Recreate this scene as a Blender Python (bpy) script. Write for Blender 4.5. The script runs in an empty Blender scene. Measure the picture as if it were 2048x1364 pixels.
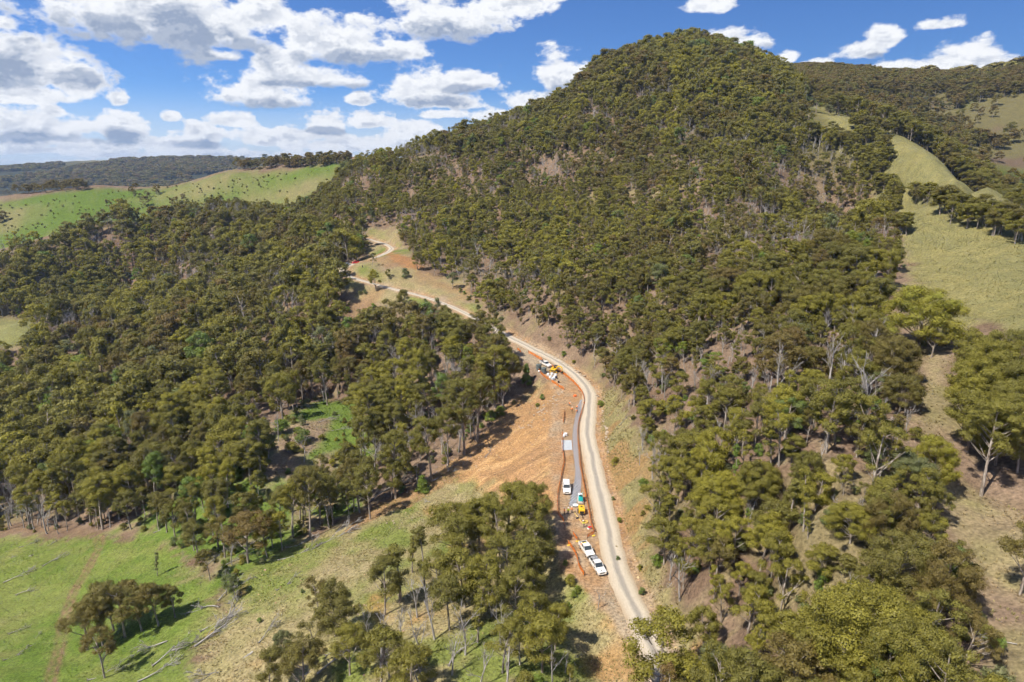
import bpy, bmesh, math, random
import numpy as np
from mathutils import Vector, Matrix, Quaternion

R = math.radians
scene = bpy.context.scene
COL = scene.collection

# ------------------------------------------------------------------ camera
PITCH = R(14.15)
CAMZ = 80.0
F = 2048 * 24.0 / 36.0          # focal length in pixels of the 2048 px wide photograph
cam_data = bpy.data.cameras.new('camera')
cam_data.lens = 24.0
cam_data.sensor_width = 36.0
cam_data.clip_start = 0.5
cam_data.clip_end = 40000
cam = bpy.data.objects.new('camera', cam_data)
COL.objects.link(cam)
cam.location = (0, 0, CAMZ)
cam.rotation_euler = (R(90) - PITCH, 0, 0)
scene.camera = cam

# ------------------------------------------------------------------ light
SUN_EL = R(52)
SUN_AZ = R(-128)                 # compass-like: angle from +Y towards +X of the direction TO the sun (left, behind the camera)
sun_dir = Vector((math.sin(SUN_AZ) * math.cos(SUN_EL), math.cos(SUN_AZ) * math.cos(SUN_EL), math.sin(SUN_EL)))
sl = bpy.data.lights.new('sun', 'SUN')
sl.energy = 5.0
sl.angle = R(0.53)
sl.color = (1.0, 0.93, 0.81)
so = bpy.data.objects.new('sun', sl)
COL.objects.link(so)
so.rotation_euler = (-sun_dir).to_track_quat('-Z', 'Y').to_euler()
so.location = (0, 0, 400)

scene.view_settings.view_transform = 'Standard'
scene.view_settings.look = 'None'
scene.view_settings.gamma = 1.0
scene.view_settings.exposure = 0.58
scene.render.engine = 'CYCLES'
cy = scene.cycles
cy.use_denoising = True
cy.max_bounces = 3
cy.diffuse_bounces = 1
cy.glossy_bounces = 2
cy.transmission_bounces = 2
cy.transparent_max_bounces = 8
cy.volume_bounces = 0
cy.use_adaptive_sampling = True
cy.adaptive_threshold = 0.04
cy.adaptive_min_samples = 12
cy.caustics_reflective = False
cy.caustics_refractive = False
cy.sample_clamp_indirect = 4.0

# ------------------------------------------------------------------ world: sky with cumulus
world = bpy.data.worlds.new('World')
scene.world = world
world.use_nodes = True
wn, wl = world.node_tree.nodes, world.node_tree.links
wn.clear()


def px_dir(u, v):
    d = Vector(((u - 1024) / F, 1.0, -(v - 682) / F))
    fwd = Vector((0, math.cos(PITCH), -math.sin(PITCH)))
    up = Vector((0, math.sin(PITCH), math.cos(PITCH)))
    return (Vector((d.x, 0, 0)) + fwd + up * d.z).normalized()


def px_azel(u, v):
    d = px_dir(u, v)
    return math.atan2(d.x, d.y), math.asin(d.z)


# each cloud puff: centre u, v(base line), half width, height above base, depth below base (photo pixels, turned into sky angles)
PUFFS = [
    (330, 45, 260, 80, 55), (220, -5, 190, 80, 40), (520, 35, 72, 52, 34), (430, 70, 120, 40, 34),
    (75, 140, 125, 85, 45), (150, 170, 60, 50, 30), (15, 50, 30, 22, 14), (70, 198, 130, 34, 12),
    (690, 100, 140, 68, 28), (610, 90, 70, 55, 34), (810, 105, 60, 30, 16), (560, 120, 46, 40, 20),
    (900, 48, 118, 70, 32), (1020, 12, 100, 40, 24), (1110, -6, 70, 20, 12),
    (530, 198, 108, 66, 20), (600, 162, 130, 32, 12), (530, 130, 30, 44, 20), (440, 112, 52, 18, 10),
    (845, 195, 80, 68, 24), (935, 165, 66, 34, 20), (890, 208, 90, 22, 10),
    (722, 203, 30, 16, 8), (238, 203, 26, 26, 12), (60, 285, 160, 26, 14), (330, 290, 150, 24, 14), (760, 285, 120, 22, 12),
    (90, 258, 118, 44, 26), (245, 262, 66, 54, 22), (110, 226, 34, 26, 12), (120, 300, 260, 20, 14),
    (400, 272, 90, 28, 18), (470, 246, 56, 28, 10), (655, 247, 56, 34, 18), (745, 247, 62, 28, 12), (570, 280, 110, 30, 18),
    (338, 237, 22, 16, 8), (820, 268, 74, 30, 14), (680, 292, 140, 24, 14), (420, 312, 330, 18, 10), (880, 230, 50, 14, 8), (130, 326, 330, 10, 8),
    (1115, 163, 48, 66, 24), (1152, 172, 42, 46, 26), (1085, 207, 92, 28, 16), (1010, 237, 64, 22, 14),
    (1412, 12, 58, 24, 14), (1480, 84, 64, 32, 22), (1577, 116, 24, 22, 12), (1630, 130, 44, 14, 10),
    (1720, 108, 54, 26, 12), (1768, 82, 34, 34, 16), (1892, 50, 52, 20, 10),
    (1932, 132, 80, 50, 24), (1850, 132, 96, 26, 16), (2010, 138, 66, 32, 20), (1780, 136, 64, 14, 12),
]
# shaded undersides of the bigger clouds
BASES = [(300, 70, 240, 55, 60), (450, 85, 110, 30, 40), (60, 150, 120, 36, 34), (700, 118, 140, 22, 20), (910, 66, 100, 22, 22), (530, 212, 110, 18, 14), (610, 170, 120, 10, 9), (860, 206, 80, 16, 14), (935, 178, 60, 10, 12),
         (80, 274, 120, 16, 14), (245, 278, 66, 16, 14), (650, 262, 56, 9, 9), (400, 288, 90, 9, 10), (1125, 180, 52, 16, 18), (1485, 96, 60, 8, 12), (1940, 150, 120, 8, 12), (1745, 112, 60, 7, 9), (440, 118, 52, 10, 9)]

grp = bpy.data.node_groups.new('cloud_field', 'ShaderNodeTree')
grp.interface.new_socket('Vector', in_out='INPUT', socket_type='NodeSocketVector')
for nm_ in ('Density', 'Relief', 'Base'):
    grp.interface.new_socket(nm_, in_out='OUTPUT', socket_type='NodeSocketFloat')
gn, gl = grp.nodes, grp.links
gi = gn.new('NodeGroupInput')
go = gn.new('NodeGroupOutput')


def vm(nodes, links, op, a, b=None):
    n = nodes.new('ShaderNodeVectorMath')
    n.operation = op
    for i, s in enumerate((a, b)):
        if s is None:
            continue
        if isinstance(s, (tuple, list)):
            n.inputs[i].default_value = s
        else:
            links.new(s, n.inputs[i])
    return n.outputs['Value'] if op in ('LENGTH', 'DOT_PRODUCT') else n.outputs['Vector']


def ma(nodes, links, op, a, b=None, c=None, clamp=False):
    n = nodes.new('ShaderNodeMath')
    n.operation = op
    n.use_clamp = clamp
    for i, s in enumerate((a, b, c)):
        if s is None:
            continue
        if isinstance(s, (int, float)):
            n.inputs[i].default_value = s
        else:
            links.new(s, n.inputs[i])
    return n.outputs[0]


def gm(op, a, b=None, c=None, clamp=False):
    return ma(gn, gl, op, a, b, c, clamp)


sep = gn.new('ShaderNodeSeparateXYZ')
gl.new(gi.outputs[0], sep.inputs[0])
az = gm('ARCTAN2', sep.outputs['X'], sep.outputs['Y'])
el = gm('ARCSINE', sep.outputs['Z'])
nel = gm('MULTIPLY', el, -1.0)
comb = gn.new('ShaderNodeCombineXYZ')
for k, s in enumerate((az, el, nel)):
    gl.new(s, comb.inputs[k])
# billows break up every outline, finer towards the horizon where clouds are farther away
pv = gn.new('ShaderNodeCombineXYZ')
gl.new(gm('MULTIPLY', az, 6.0), pv.inputs[0])
gl.new(gm('MULTIPLY', el, 10.0), pv.inputs[1])


def billow(vec, detail):
    n1 = gn.new('ShaderNodeTexNoise')
    n1.inputs['Scale'].default_value = 3.4
    n1.inputs['Detail'].default_value = detail
    n1.inputs['Roughness'].default_value = 0.62
    gl.new(vec, n1.inputs['Vector'])
    return n1.outputs[0]


nb0 = billow(pv.outputs[0], 6.0)
nb1 = billow(vm(gn, gl, 'ADD', pv.outputs[0], (-0.03, 0.075, 0.0)), 4.0)


def field(lst, k):
    acc = None
    for (u, v, w, hu, hd) in lst:
        a0, e0 = px_azel(u, v)
        a1, _ = px_azel(u + w, v)
        _, e1 = px_azel(u, v - hu)
        _, e2 = px_azel(u, v + hd)
        sx, su, sd = 1 / abs(a1 - a0), 1 / abs(e1 - e0), 1 / abs(e0 - e2)
        n = gn.new('ShaderNodeVectorMath')
        n.operation = 'MULTIPLY_ADD'
        gl.new(comb.outputs[0], n.inputs[0])
        n.inputs[1].default_value = (sx, su, sd)
        n.inputs[2].default_value = (-a0 * sx, -e0 * su, e0 * sd)
        q = vm(gn, gl, 'LENGTH', vm(gn, gl, 'MAXIMUM', n.outputs[0], (-99, 0, 0)))
        if acc is None:
            acc = q
        else:
            n = gn.new('ShaderNodeMath')
            n.operation = 'SMOOTH_MIN'
            gl.new(acc, n.inputs[0]); gl.new(q, n.inputs[1]); n.inputs[2].default_value = k
            acc = n.outputs[0]
    return acc


blob = gm('MAXIMUM', gm('MULTIPLY', gm('SUBTRACT', 1.05, field(PUFFS, 0.30)), 1.55), -1.2)
dark = gm('SUBTRACT', 1.25, field(BASES, 0.4))
# the same kind of cumulus scattered over the rest of the sky, outside the part the photograph shows
pl = gn.new('ShaderNodeCombineXYZ')
zz = gm('MAXIMUM', sep.outputs['Z'], 0.04)
gl.new(gm('DIVIDE', sep.outputs['X'], zz), pl.inputs[0])
gl.new(gm('DIVIDE', sep.outputs['Y'], zz), pl.inputs[1])
n2 = gn.new('ShaderNodeTexNoise')
n2.inputs['Scale'].default_value = 0.55
n2.inputs['Detail'].default_value = 3.0
gl.new(pl.outputs[0], n2.inputs['Vector'])
gen = gm('MULTIPLY_ADD', n2.outputs[0], 7.0, -3.9)
mr = gn.new('ShaderNodeMapRange'); mr.interpolation_type = 'SMOOTHSTEP'
gl.new(gm('ABSOLUTE', az), mr.inputs[0]); mr.inputs[1].default_value = 0.66; mr.inputs[2].default_value = 0.82
mr2 = gn.new('ShaderNodeMapRange'); mr2.interpolation_type = 'SMOOTHSTEP'
gl.new(el, mr2.inputs[0]); mr2.inputs[1].default_value = 0.24; mr2.inputs[2].default_value = 0.34
outm = gm('MAXIMUM', mr.outputs[0], mr2.outputs[0])
gen = gm('ADD', gen, gm('MULTIPLY_ADD', outm, 2.0, -2.0))
f0 = gm('MAXIMUM', blob, gen)
bill = gm('MULTIPLY_ADD', nb0, 4.6, -2.25)
gl.new(gm('ADD', f0, bill), go.inputs[0])
gl.new(gm('SUBTRACT', nb0, nb1), go.inputs[1])
gl.new(gm('ADD', dark, gm('MULTIPLY_ADD', nb0, 5.0, -2.6)), go.inputs[2])

tc = wn.new('ShaderNodeTexCoord')
gvec = tc.outputs['Generated']
g0 = wn.new('ShaderNodeGroup'); g0.node_tree = grp
wl.new(gvec, g0.inputs[0])
cov = wn.new('ShaderNodeMapRange'); cov.interpolation_type = 'SMOOTHSTEP'
wl.new(g0.outputs[0], cov.inputs[0]); cov.inputs[1].default_value = -0.12; cov.inputs[2].default_value = 0.62
shade = wn.new('ShaderNodeMapRange'); shade.interpolation_type = 'SMOOTHSTEP'
wl.new(g0.outputs[1], shade.inputs[0]); shade.inputs[1].default_value = 0.06; shade.inputs[2].default_value = -0.12
base_ = wn.new('ShaderNodeMapRange'); base_.interpolation_type = 'SMOOTHSTEP'
wl.new(g0.outputs[2], base_.inputs[0]); base_.inputs[1].default_value = 0.0; base_.inputs[2].default_value = 0.9
body = wn.new('ShaderNodeMapRange')
wl.new(g0.outputs[0], body.inputs[0]); body.inputs[1].default_value = 0.1; body.inputs[2].default_value = 1.3
under = ma(wn, wl, 'MULTIPLY_ADD', ma(wn, wl, 'MULTIPLY', shade.outputs[0], body.outputs[0]), 0.60, ma(wn, wl, 'MULTIPLY', base_.outputs[0], 0.82), clamp=True)
cmix = wn.new('ShaderNodeMix'); cmix.data_type = 'RGBA'
wl.new(under, cmix.inputs['Factor'])
cmix.inputs['A'].default_value = (0.67, 0.68, 0.70, 1)
cmix.inputs['B'].default_value = (0.23, 0.28, 0.38, 1)
sky = wn.new('ShaderNodeTexSky')
sky.sky_type = 'NISHITA'
sky.sun_disc = False
sky.sun_elevation = SUN_EL
sky.sun_rotation = -SUN_AZ      # the node turns the other way round
sky.altitude = 900
sky.air_density = 1.0
sky.dust_density = 0.2
sky.ozone_density = 4.0
b_sky = wn.new('ShaderNodeBackground'); b_sky.inputs[1].default_value = 0.060
tone = wn.new('ShaderNodeMix'); tone.data_type = 'RGBA'; tone.blend_type = 'MULTIPLY'; tone.inputs['Factor'].default_value = 1
tone.inputs['B'].default_value = (0.58, 0.85, 1.30, 1)
wl.new(sky.outputs[0], tone.inputs['A']); wl.new(tone.outputs['Result'], b_sky.inputs[0])
b_cl = wn.new('ShaderNodeBackground'); b_cl.inputs[1].default_value = 1.0
wl.new(cmix.outputs['Result'], b_cl.inputs[0])
mx = wn.new('ShaderNodeMixShader')
# no cloud below the horizon
hor = wn.new('ShaderNodeSeparateXYZ'); wl.new(gvec, hor.inputs[0])
above = wn.new('ShaderNodeMapRange'); wl.new(hor.outputs['Z'], above.inputs[0]); above.inputs[1].default_value = -0.01; above.inputs[2].default_value = 0.012
# far cloud thickens into a pale band all round the horizon
band = wn.new('ShaderNodeMapRange'); band.interpolation_type = 'SMOOTHSTEP'
wl.new(hor.outputs['Z'], band.inputs[0]); band.inputs[1].default_value = 0.11; band.inputs[2].default_value = 0.0; band.inputs[3].default_value = 0.0; band.inputs[4].default_value = 0.6
wl.new(ma(wn, wl, 'MULTIPLY', ma(wn, wl, 'MAXIMUM', cov.outputs[0], band.outputs[0]), above.outputs[0]), mx.inputs[0])
wl.new(b_sky.outputs[0], mx.inputs[1]); wl.new(b_cl.outputs[0], mx.inputs[2])
wo = wn.new('ShaderNodeOutputWorld')
wl.new(mx.outputs[0], wo.inputs[0])
world.cycles.sampling_method = 'NONE'

# ------------------------------------------------------------------ pixel <-> place
CP_, SP_ = math.cos(PITCH), math.sin(PITCH)


def at_depth(u, v, d):
    X = (u - 1024) / F * d
    up = -(v - 682) / F * d
    return (X, d * CP_ + up * SP_, CAMZ - d * SP_ + up * CP_)


def at_z(u, v, z):
    k = SP_ + (v - 682) / F * CP_
    return at_depth(u, v, (CAMZ - z) / k)


def to_px(x, y, z):
    x, y, z = np.asarray(x, float), np.asarray(y, float), np.asarray(z, float) - CAMZ
    d = y * CP_ - z * SP_
    up = y * SP_ + z * CP_
    d = np.maximum(d, 1e-3)
    return 1024 + F * x / d, 682 - F * up / d, d


# ------------------------------------------------------------------ terrain heights
ROAD = [(1345, 1420, -0.5), (1318, 1325, 0), (1284, 1250, 0), (1236, 1140, 0.2), (1216, 1060, 0.6), (1200, 985, 1.0), (1185, 920, 1.6), (1174, 865, 2.4),
        (1178, 815, 3.4), (1176, 778, 4.2), (1148, 747, 5.2), (1110, 720, 6.6), (1062, 696, 8.2), (1020, 675, 10), (975, 650, 12), (930, 626, 14),
        (885, 606, 16), (840, 591, 17.5), (780, 576, 19.5), (735, 564, 21.5), (700, 553, 23.5), (683, 540, 25.2), (700, 530, 26), (735, 521, 27.2),
        (768, 508, 28.6), (783, 498, 29.8), (772, 489, 31), (748, 481, 32.5), (715, 473, 34.5), (670, 465, 37)]
CTRL = [  # (u, v, depth) of bare ground
    (1620, 215, 540), (1400, 105, 640), (1300, 118, 630), (1190, 162, 610), (1130, 216, 610), (1060, 246, 610), (1000, 263, 610), (850, 304, 610), (700, 342, 610), (1530, 158, 600),
    (1780, 306, 420), (1700, 250, 470), (1840, 334, 380), (1900, 356, 345), (1960, 380, 315), (2010, 402, 298), (2048, 420, 288), (1830, 420, 300), (1850, 500, 250), (2048, 500, 225),
    (1950, 620, 185), (1835, 690, 172), (2048, 700, 150), (1960, 990, 116), (2048, 1100, 101), (2048, 1364, 77), (1700, 1300, 86), (1500, 1200, 101),
    (1400, 1300, 106), (1500, 900, 137), (1700, 900, 123), (1700, 600, 208), (1500, 600, 235), (1300, 900, 176), (1300, 750, 213), (1300, 550, 305),
    (1300, 400, 400), (1500, 350, 400), (1500, 220, 500), (1300, 250, 510), (1100, 312, 530), (1000, 400, 490), (1000, 550, 365), (1100, 480, 400), (1150, 620, 290),
    (800, 450, 478), (900, 500, 420), (850, 350, 560), (650, 400, 575),
    (450, 430, 600), (230, 480, 565), (0, 535, 525), (-150, 580, 500), (500, 550, 470), (650, 520, 440), (300, 700, 365), (500, 750, 320), (200, 900, 290), (0, 1030, 253),
    (0, 750, 370), (30, 650, 405), (200, 1080, 213), (0, 1200, 188), (100, 1300, 156), (0, 1364, 142), (400, 1300, 140), (440, 1190, 160), (580, 1000, 208),
    (600, 850, 252), (700, 960, 222), (780, 640, 340), (700, 700, 345), (850, 800, 262), (950, 720, 285), (860, 960, 206), (700, 1040, 190), (560, 1110, 176),
    (700, 1364, 119), (1100, 1364, 110), (900, 1200, 139), (1000, 1000, 186), (1050, 850, 226), (800, 1100, 163), (1150, 1200, 134), (1080, 790, 247),
    # the paddock hill behind the spur and the ranges
    (0, 398, 900), (200, 372, 890), (450, 342, 850), (690, 322, 800), (300, 440, 740), (0, 450, 745), (0, 500, 660), (300, 400, 800), (550, 360, 790), (-150, 430, 850),
    (150, 326, 3200), (300, 322, 3000), (450, 322, 3000), (50, 350, 2600), (-100, 345, 3000), (650, 325, 3200), (0, 338, 6500), (-300, 336, 6500),
    (1700, 150, 900), (1850, 160, 900), (2048, 145, 860), (2200, 120, 850), (1600, 150, 930), (1850, 205, 800), (1900, 265, 690), (2048, 260, 690), (2048, 330, 600), (1780, 230, 720),
]
HID = [  # (azimuth deg, radius, z) of ground the hill hides
    (-37, 600, -22), (-30, 630, -10), (-22, 680, 5), (-12, 760, 50), (-33, 1300, -40), (-20, 1300, -40), (-20, 2000, -60), (-8, 1300, 40), (0, 900, 90), (10, 900, 150), (15, 850, 172), (5, 1500, 100), (20, 1500, 160),
    (30, 440, 50), (33, 400, 40), (26, 480, 62), (34, 480, 52), (30, 1400, 140), (-30, 9000, 30), (0, 9000, 30), (30, 9000, 30), (-60, 9000, 30), (60, 9000, 30), (0, 4000, 70), (30, 4000, 90),
    (-60, 4000, 60), (-60, 1000, 20), (-60, 400, -20), (-60, 150, -25), (-60, 60, -22), (60, 60, 30), (60, 150, 45), (60, 400, 50), (60, 1000, 120), (60, 4000, 90),
    (0, 60, -6), (0, 25, -8), (-35, 80, -20), (35, 60, 22), (-30, 25, -10), (30, 25, 10), (18, 80, 10), (-15, 80, -8),
]
pts = [at_depth(*c) for c in CTRL] + [at_z(*c) for c in ROAD]
pts += [(r * math.sin(R(a)), r * math.cos(R(a)), z) for a, r, z in HID]
pts = np.array(pts)


def polar(x, y):
    return np.arctan2(x, y), np.log(np.hypot(x, y))


_a, _l = polar(pts[:, 0], pts[:, 1])
_c = np.stack([_a * 1.6, _l], 1)


def _phi(r2):
    return 0.5 * r2 * np.log(np.maximum(r2, 1e-12))


_n = len(_c)
_A = np.zeros((_n + 3, _n + 3))
_A[:_n, :_n] = _phi(((_c[:, None] - _c[None]) ** 2).sum(-1)) + np.eye(_n) * 2e-4
_A[:_n, _n] = 1; _A[:_n, _n + 1:] = _c
_A[_n, :_n] = 1; _A[_n + 1:, :_n] = _c.T
_w = np.linalg.solve(_A, np.concatenate([pts[:, 2], np.zeros(3)]))


def tps(a, l):
    sh = a.shape
    q = np.stack([a.ravel() * 1.6, l.ravel()], 1)
    out = np.empty(len(q))
    for i in range(0, len(q), 20000):
        b = q[i:i + 20000]
        r2 = ((b[:, None] - _c[None]) ** 2).sum(-1)
        out[i:i + 20000] = _phi(r2) @ _w[:_n] + _w[_n] + b @ _w[_n + 1:]
    return out.reshape(sh)


def vnoise(x, y, seed=0):
    xi, yi = np.floor(x).astype(np.int64), np.floor(y).astype(np.int64)
    fx, fy = x - xi, y - yi
    fx, fy = fx * fx * (3 - 2 * fx), fy * fy * (3 - 2 * fy)

    def h(i, j):
        n = (i * 374761393 + j * 668265263 + seed * 1442695041) & 0x7fffffff
        n = ((n ^ (n >> 13)) * 1274126177) & 0x7fffffff
        n = (n ^ (n >> 16)) & 0xffff
        return n / 65535.0
    return (h(xi, yi) * (1 - fx) + h(xi + 1, yi) * fx) * (1 - fy) + (h(xi, yi + 1) * (1 - fx) + h(xi + 1, yi + 1) * fx) * fy


def fbm(x, y, scale, octs=4, seed=0):
    s, amp, tot = 0, 1, 0
    for o in range(octs):
        s = s + amp * (vnoise(x / scale * 2 ** o + 17.3 * o, y / scale * 2 ** o - 9.1 * o, seed + o) - 0.5)
        tot += amp
        amp *= 0.5
    return s / tot * 2


def smooth(e0, e1, x):
    t = np.clip((x - e0) / (e1 - e0), 0, 1)
    return t * t * (3 - 2 * t)


# road centre line, resampled every metre
rp = np.array([at_z(*c) for c in ROAD])


def catmull(P, n=24):
    P = np.vstack([2 * P[0] - P[1], P, 2 * P[-1] - P[-2]])
    out = []
    for i in range(1, len(P) - 2):
        p0, p1, p2, p3 = P[i - 1], P[i], P[i + 1], P[i + 2]
        for k in range(n):
            t = k / n
            out.append(0.5 * ((2 * p1) + (-p0 + p2) * t + (2 * p0 - 5 * p1 + 4 * p2 - p3) * t * t + (-p0 + 3 * p1 - 3 * p2 + p3) * t ** 3))
    out.append(P[-2])
    return np.array(out)


def resample(P, step):
    s = np.concatenate([[0], np.cumsum(np.linalg.norm(np.diff(P[:, :2], axis=0), axis=1))])
    t = np.arange(0, s[-1], step)
    return np.stack([np.interp(t, s, P[:, k]) for k in range(P.shape[1])], 1)


road = resample(catmull(rp), 1.0)
for _ in range(8):      # ease kinks
    road[1:-1] = (road[:-2] + 2 * road[1:-1] + road[2:]) / 4
road_t = np.gradient(road[:, :2], axis=0)
road_t /= np.linalg.norm(road_t, axis=1)[:, None]
road_n = np.stack([road_t[:, 1], -road_t[:, 0]], 1)     # to the right of travel (uphill)
road_v = to_px(road[:, 0], road[:, 1], road[:, 2])[1]
NR = len(road)
# bench widths on both sides of the centre line
idx = np.arange(NR)
i_top = int(np.argmin(np.hypot(*(road[:, :2] - np.array(at_z(1050, 690, 8.6)[:2])).T)))
i_bot = int(np.argmin(np.hypot(*(road[:, :2] - np.array(at_z(1240, 1150, 0)[:2])).T)))
HALF = 2.75
wl_ = np.full(NR, 3.6)
bump_ = smooth(i_bot - 22, i_bot + 10, idx) * (1 - smooth(i_top - 8, i_top + 14, idx))
wl_ = wl_ + bump_ * 8.2
wr_ = np.full(NR, 3.9)
i_hair = int(np.argmin(np.hypot(*(road[:, :2] - np.array(at_z(690, 534, 25.6)[:2])).T)))
wl_ = wl_ + 5 * np.exp(-((idx - i_hair) / 9.0) ** 2)


def road_near(x, y):
    """nearest road sample index, signed offset (right positive)"""
    ii = np.empty(len(x), int); ss = np.empty(len(x))
    for i in range(0, len(x), 4000):
        dx = x[i:i + 4000, None] - road[None, :, 0]
        dy = y[i:i + 4000, None] - road[None, :, 1]
        k = np.argmin(dx * dx + dy * dy, 1)
        ii[i:i + 4000] = k
        r = np.arange(len(k))
        d = np.hypot(dx[r, k], dy[r, k])
        ss[i:i + 4000] = np.where(dx[r, k] * road_n[k, 0] + dy[r, k] * road_n[k, 1] >= 0, d, -d)
    return ii, ss


NA, NL = 520, 660
A0, A1 = R(-66), R(66)
L0, L1 = math.log(22.0), math.log(9000.0)
ga = np.linspace(A0, A1, NA)
# denser rings between 80 and 500 m
_t = np.linspace(0, 1, 4000)
_dens = 0.35 + smooth(math.log(60), math.log(95), L0 + (L1 - L0) * _t) * (1 - smooth(math.log(420), math.log(900), L0 + (L1 - L0) * _t)) * 1.4
_cum = np.concatenate([[0], np.cumsum((_dens[1:] + _dens[:-1]) / 2)]); _cum /= _cum[-1]
glr = L0 + (L1 - L0) * np.interp(np.linspace(0, 1, NL), _cum, _t)
GA, GLR = np.meshgrid(ga, glr, indexing='ij')
GX, GY = np.exp(GLR) * np.sin(GA), np.exp(GLR) * np.cos(GA)
# base surface on a coarse mesh of the same coordinates, then interpolated
ca = np.linspace(A0, A1, 200); cl = np.linspace(L0, L1, 300)
CA, CL = np.meshgrid(ca, cl, indexing='ij')
CZ = tps(CA, CL)


def bil(Z, a_ax, l_ax, a, l):
    ia = np.clip(np.searchsorted(a_ax, a) - 1, 0, len(a_ax) - 2)
    il = np.clip(np.searchsorted(l_ax, l) - 1, 0, len(l_ax) - 2)
    fa = np.clip((a - a_ax[ia]) / (a_ax[ia + 1] - a_ax[ia]), 0, 1)
    fl = np.clip((l - l_ax[il]) / (l_ax[il + 1] - l_ax[il]), 0, 1)
    return (Z[ia, il] * (1 - fa) + Z[ia + 1, il] * fa) * (1 - fl) + (Z[ia, il + 1] * (1 - fa) + Z[ia + 1, il + 1] * fa) * fl


GZ = bil(CZ, ca, cl, GA, GLR)
rr = np.exp(GLR)
GZ += fbm(GX, GY, 60, 3, 3) * np.clip(rr / 250, 0.3, 2.0) * 1.6 * (1 - 0.75 * smooth(R(19), R(23), GA))
GZ += fbm(GX, GY, 14, 3, 9) * 0.55
GZ += fbm(GX, GY, 4.0, 2, 21) * 0.16 * (rr < 500)
GZ += (fbm(GX, GY, 420, 4, 5) * 14) * smooth(1100, 2600, rr)
# carve the road bench
sel = (np.abs(GX) < 400) & (rr > 60) & (rr < 620)
fx, fy = GX[sel], GY[sel]
ri, rs = road_near(fx, fy)
z0 = GZ[sel]
e = np.where(rs > 0, rs - wr_[ri], -rs - wl_[ri])
e = np.maximum(e, 0)
wob = 1 + 0.35 * fbm(fx, fy, 9, 2, 31)
hi = road[ri, 2] - 0.12 + np.where(rs > 0, 1.05, 0.9) * wob * e
lo = road[ri, 2] - 0.12 - 0.55 * wob * e
GZ[sel] = np.clip(z0, lo, hi)


def hz(x, y):
    a, l = polar(np.asarray(x, float), np.asarray(y, float))
    return bil(GZ, ga, glr, a, l)


_md = np.exp(np.linspace(math.log(40), math.log(8500), 2600))


def ground(u, v):
    """the point of the terrain seen at a photo pixel"""
    X = (u - 1024) / F * _md
    up = -(v - 682) / F * _md
    Y = _md * CP_ + up * SP_
    Z = CAMZ - _md * SP_ + up * CP_
    below = Z < hz(X, Y)
    if not below.any():
        k = len(_md) - 1
        return (X[k], Y[k], Z[k])
    k = max(int(np.argmax(below)), 1)
    g0_, g1_ = Z[k - 1] - hz(X[k - 1], Y[k - 1]), Z[k] - hz(X[k], Y[k])
    t = g0_ / (g0_ - g1_ + 1e-9)
    x, y = X[k - 1] + t * (X[k] - X[k - 1]), Y[k - 1] + t * (Y[k] - Y[k - 1])
    return (float(x), float(y), float(hz(x, y)))


def wpoly(P):
    return np.array([ground(*p[:2])[:2] if len(p) == 2 else at_depth(*p)[:2] for p in P])


def inside(P, x, y):
    x, y = np.asarray(x, float), np.asarray(y, float)
    c = np.zeros(x.shape, bool)
    n = len(P)
    for i in range(n):
        x1, y1 = P[i]; x2, y2 = P[(i + 1) % n]
        if y1 == y2:
            continue
        cond = ((y1 > y) != (y2 > y)) & (x < (x2 - x1) * (y - y1) / (y2 - y1) + x1)
        c ^= cond
    return c


def sdist(P, x, y):
    """signed distance to a polygon, positive inside"""
    x, y = np.asarray(x, float), np.asarray(y, float)
    d = np.full(x.shape, 1e9)
    n = len(P)
    for i in range(n):
        ax, ay = P[i]; bx, by = P[(i + 1) % n]
        vx, vy = bx - ax, by - ay
        t = np.clip(((x - ax) * vx + (y - ay) * vy) / (vx * vx + vy * vy + 1e-9), 0, 1)
        d = np.minimum(d, np.hypot(x - ax - t * vx, y - ay - t * vy))
    return np.where(inside(P, x, y), d, -d)


# open ground, traced where the photograph shows it
Z_SLIP = wpoly([(1128, 762), (1090, 770), (1040, 805), (960, 880), (905, 930), (975, 985), (1060, 1000), (1112, 1040), (1128, 1085), (1120, 930), (1130, 830)])
Z_TOE = wpoly([(1040, 800), (1000, 830), (930, 895), (860, 958), (760, 1005), (690, 1040), (700, 1062), (800, 1015), (890, 975), (960, 930), (1040, 850)])
Z_SLOPE = wpoly([(1080, 760), (1000, 835), (860, 960), (690, 1040), (560, 1110), (440, 1190), (395, 1300), (380, 1420), (1360, 1420), (1290, 1290), (1200, 1170), (1130, 1090), (1118, 960), (1128, 800)])
Z_PAD = wpoly([(-160, 1058), (190, 1066), (330, 1085), (452, 1165), (405, 1290), (390, 1430), (-160, 1430)])
Z_GULLY = wpoly([(560, 850), (640, 790), (715, 800), (700, 870), (640, 930), (620, 1050), (500, 1080), (480, 1000), (560, 930)])
Z_UPPER = wpoly([(690, 560), (735, 500), (735, 458), (790, 452), (840, 540), (930, 560), (965, 605), (935, 640), (860, 620), (790, 650), (690, 690)])
Z_RIGHT = wpoly([(1622, 203), (1720, 240, 545), (1800, 300, 465), (1980, 370, 390), (2150, 440, 370), (2150, 600, 200), (2120, 760), (1960, 640), (1900, 690), (1862, 640), (1822, 540), (1800, 440), (1745, 345), (1660, 265)])
Z_STRIP = wpoly([(1838, 690), (1905, 690), (1900, 780), (1885, 900), (1905, 960), (1990, 1000), (2120, 1050), (2120, 1430), (2000, 1364), (1960, 1200), (1900, 1060), (1835, 960), (1835, 800)])
Z_LEFT = wpoly([(-160, 625), (70, 640), (95, 655), (50, 690), (-160, 730)])
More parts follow.
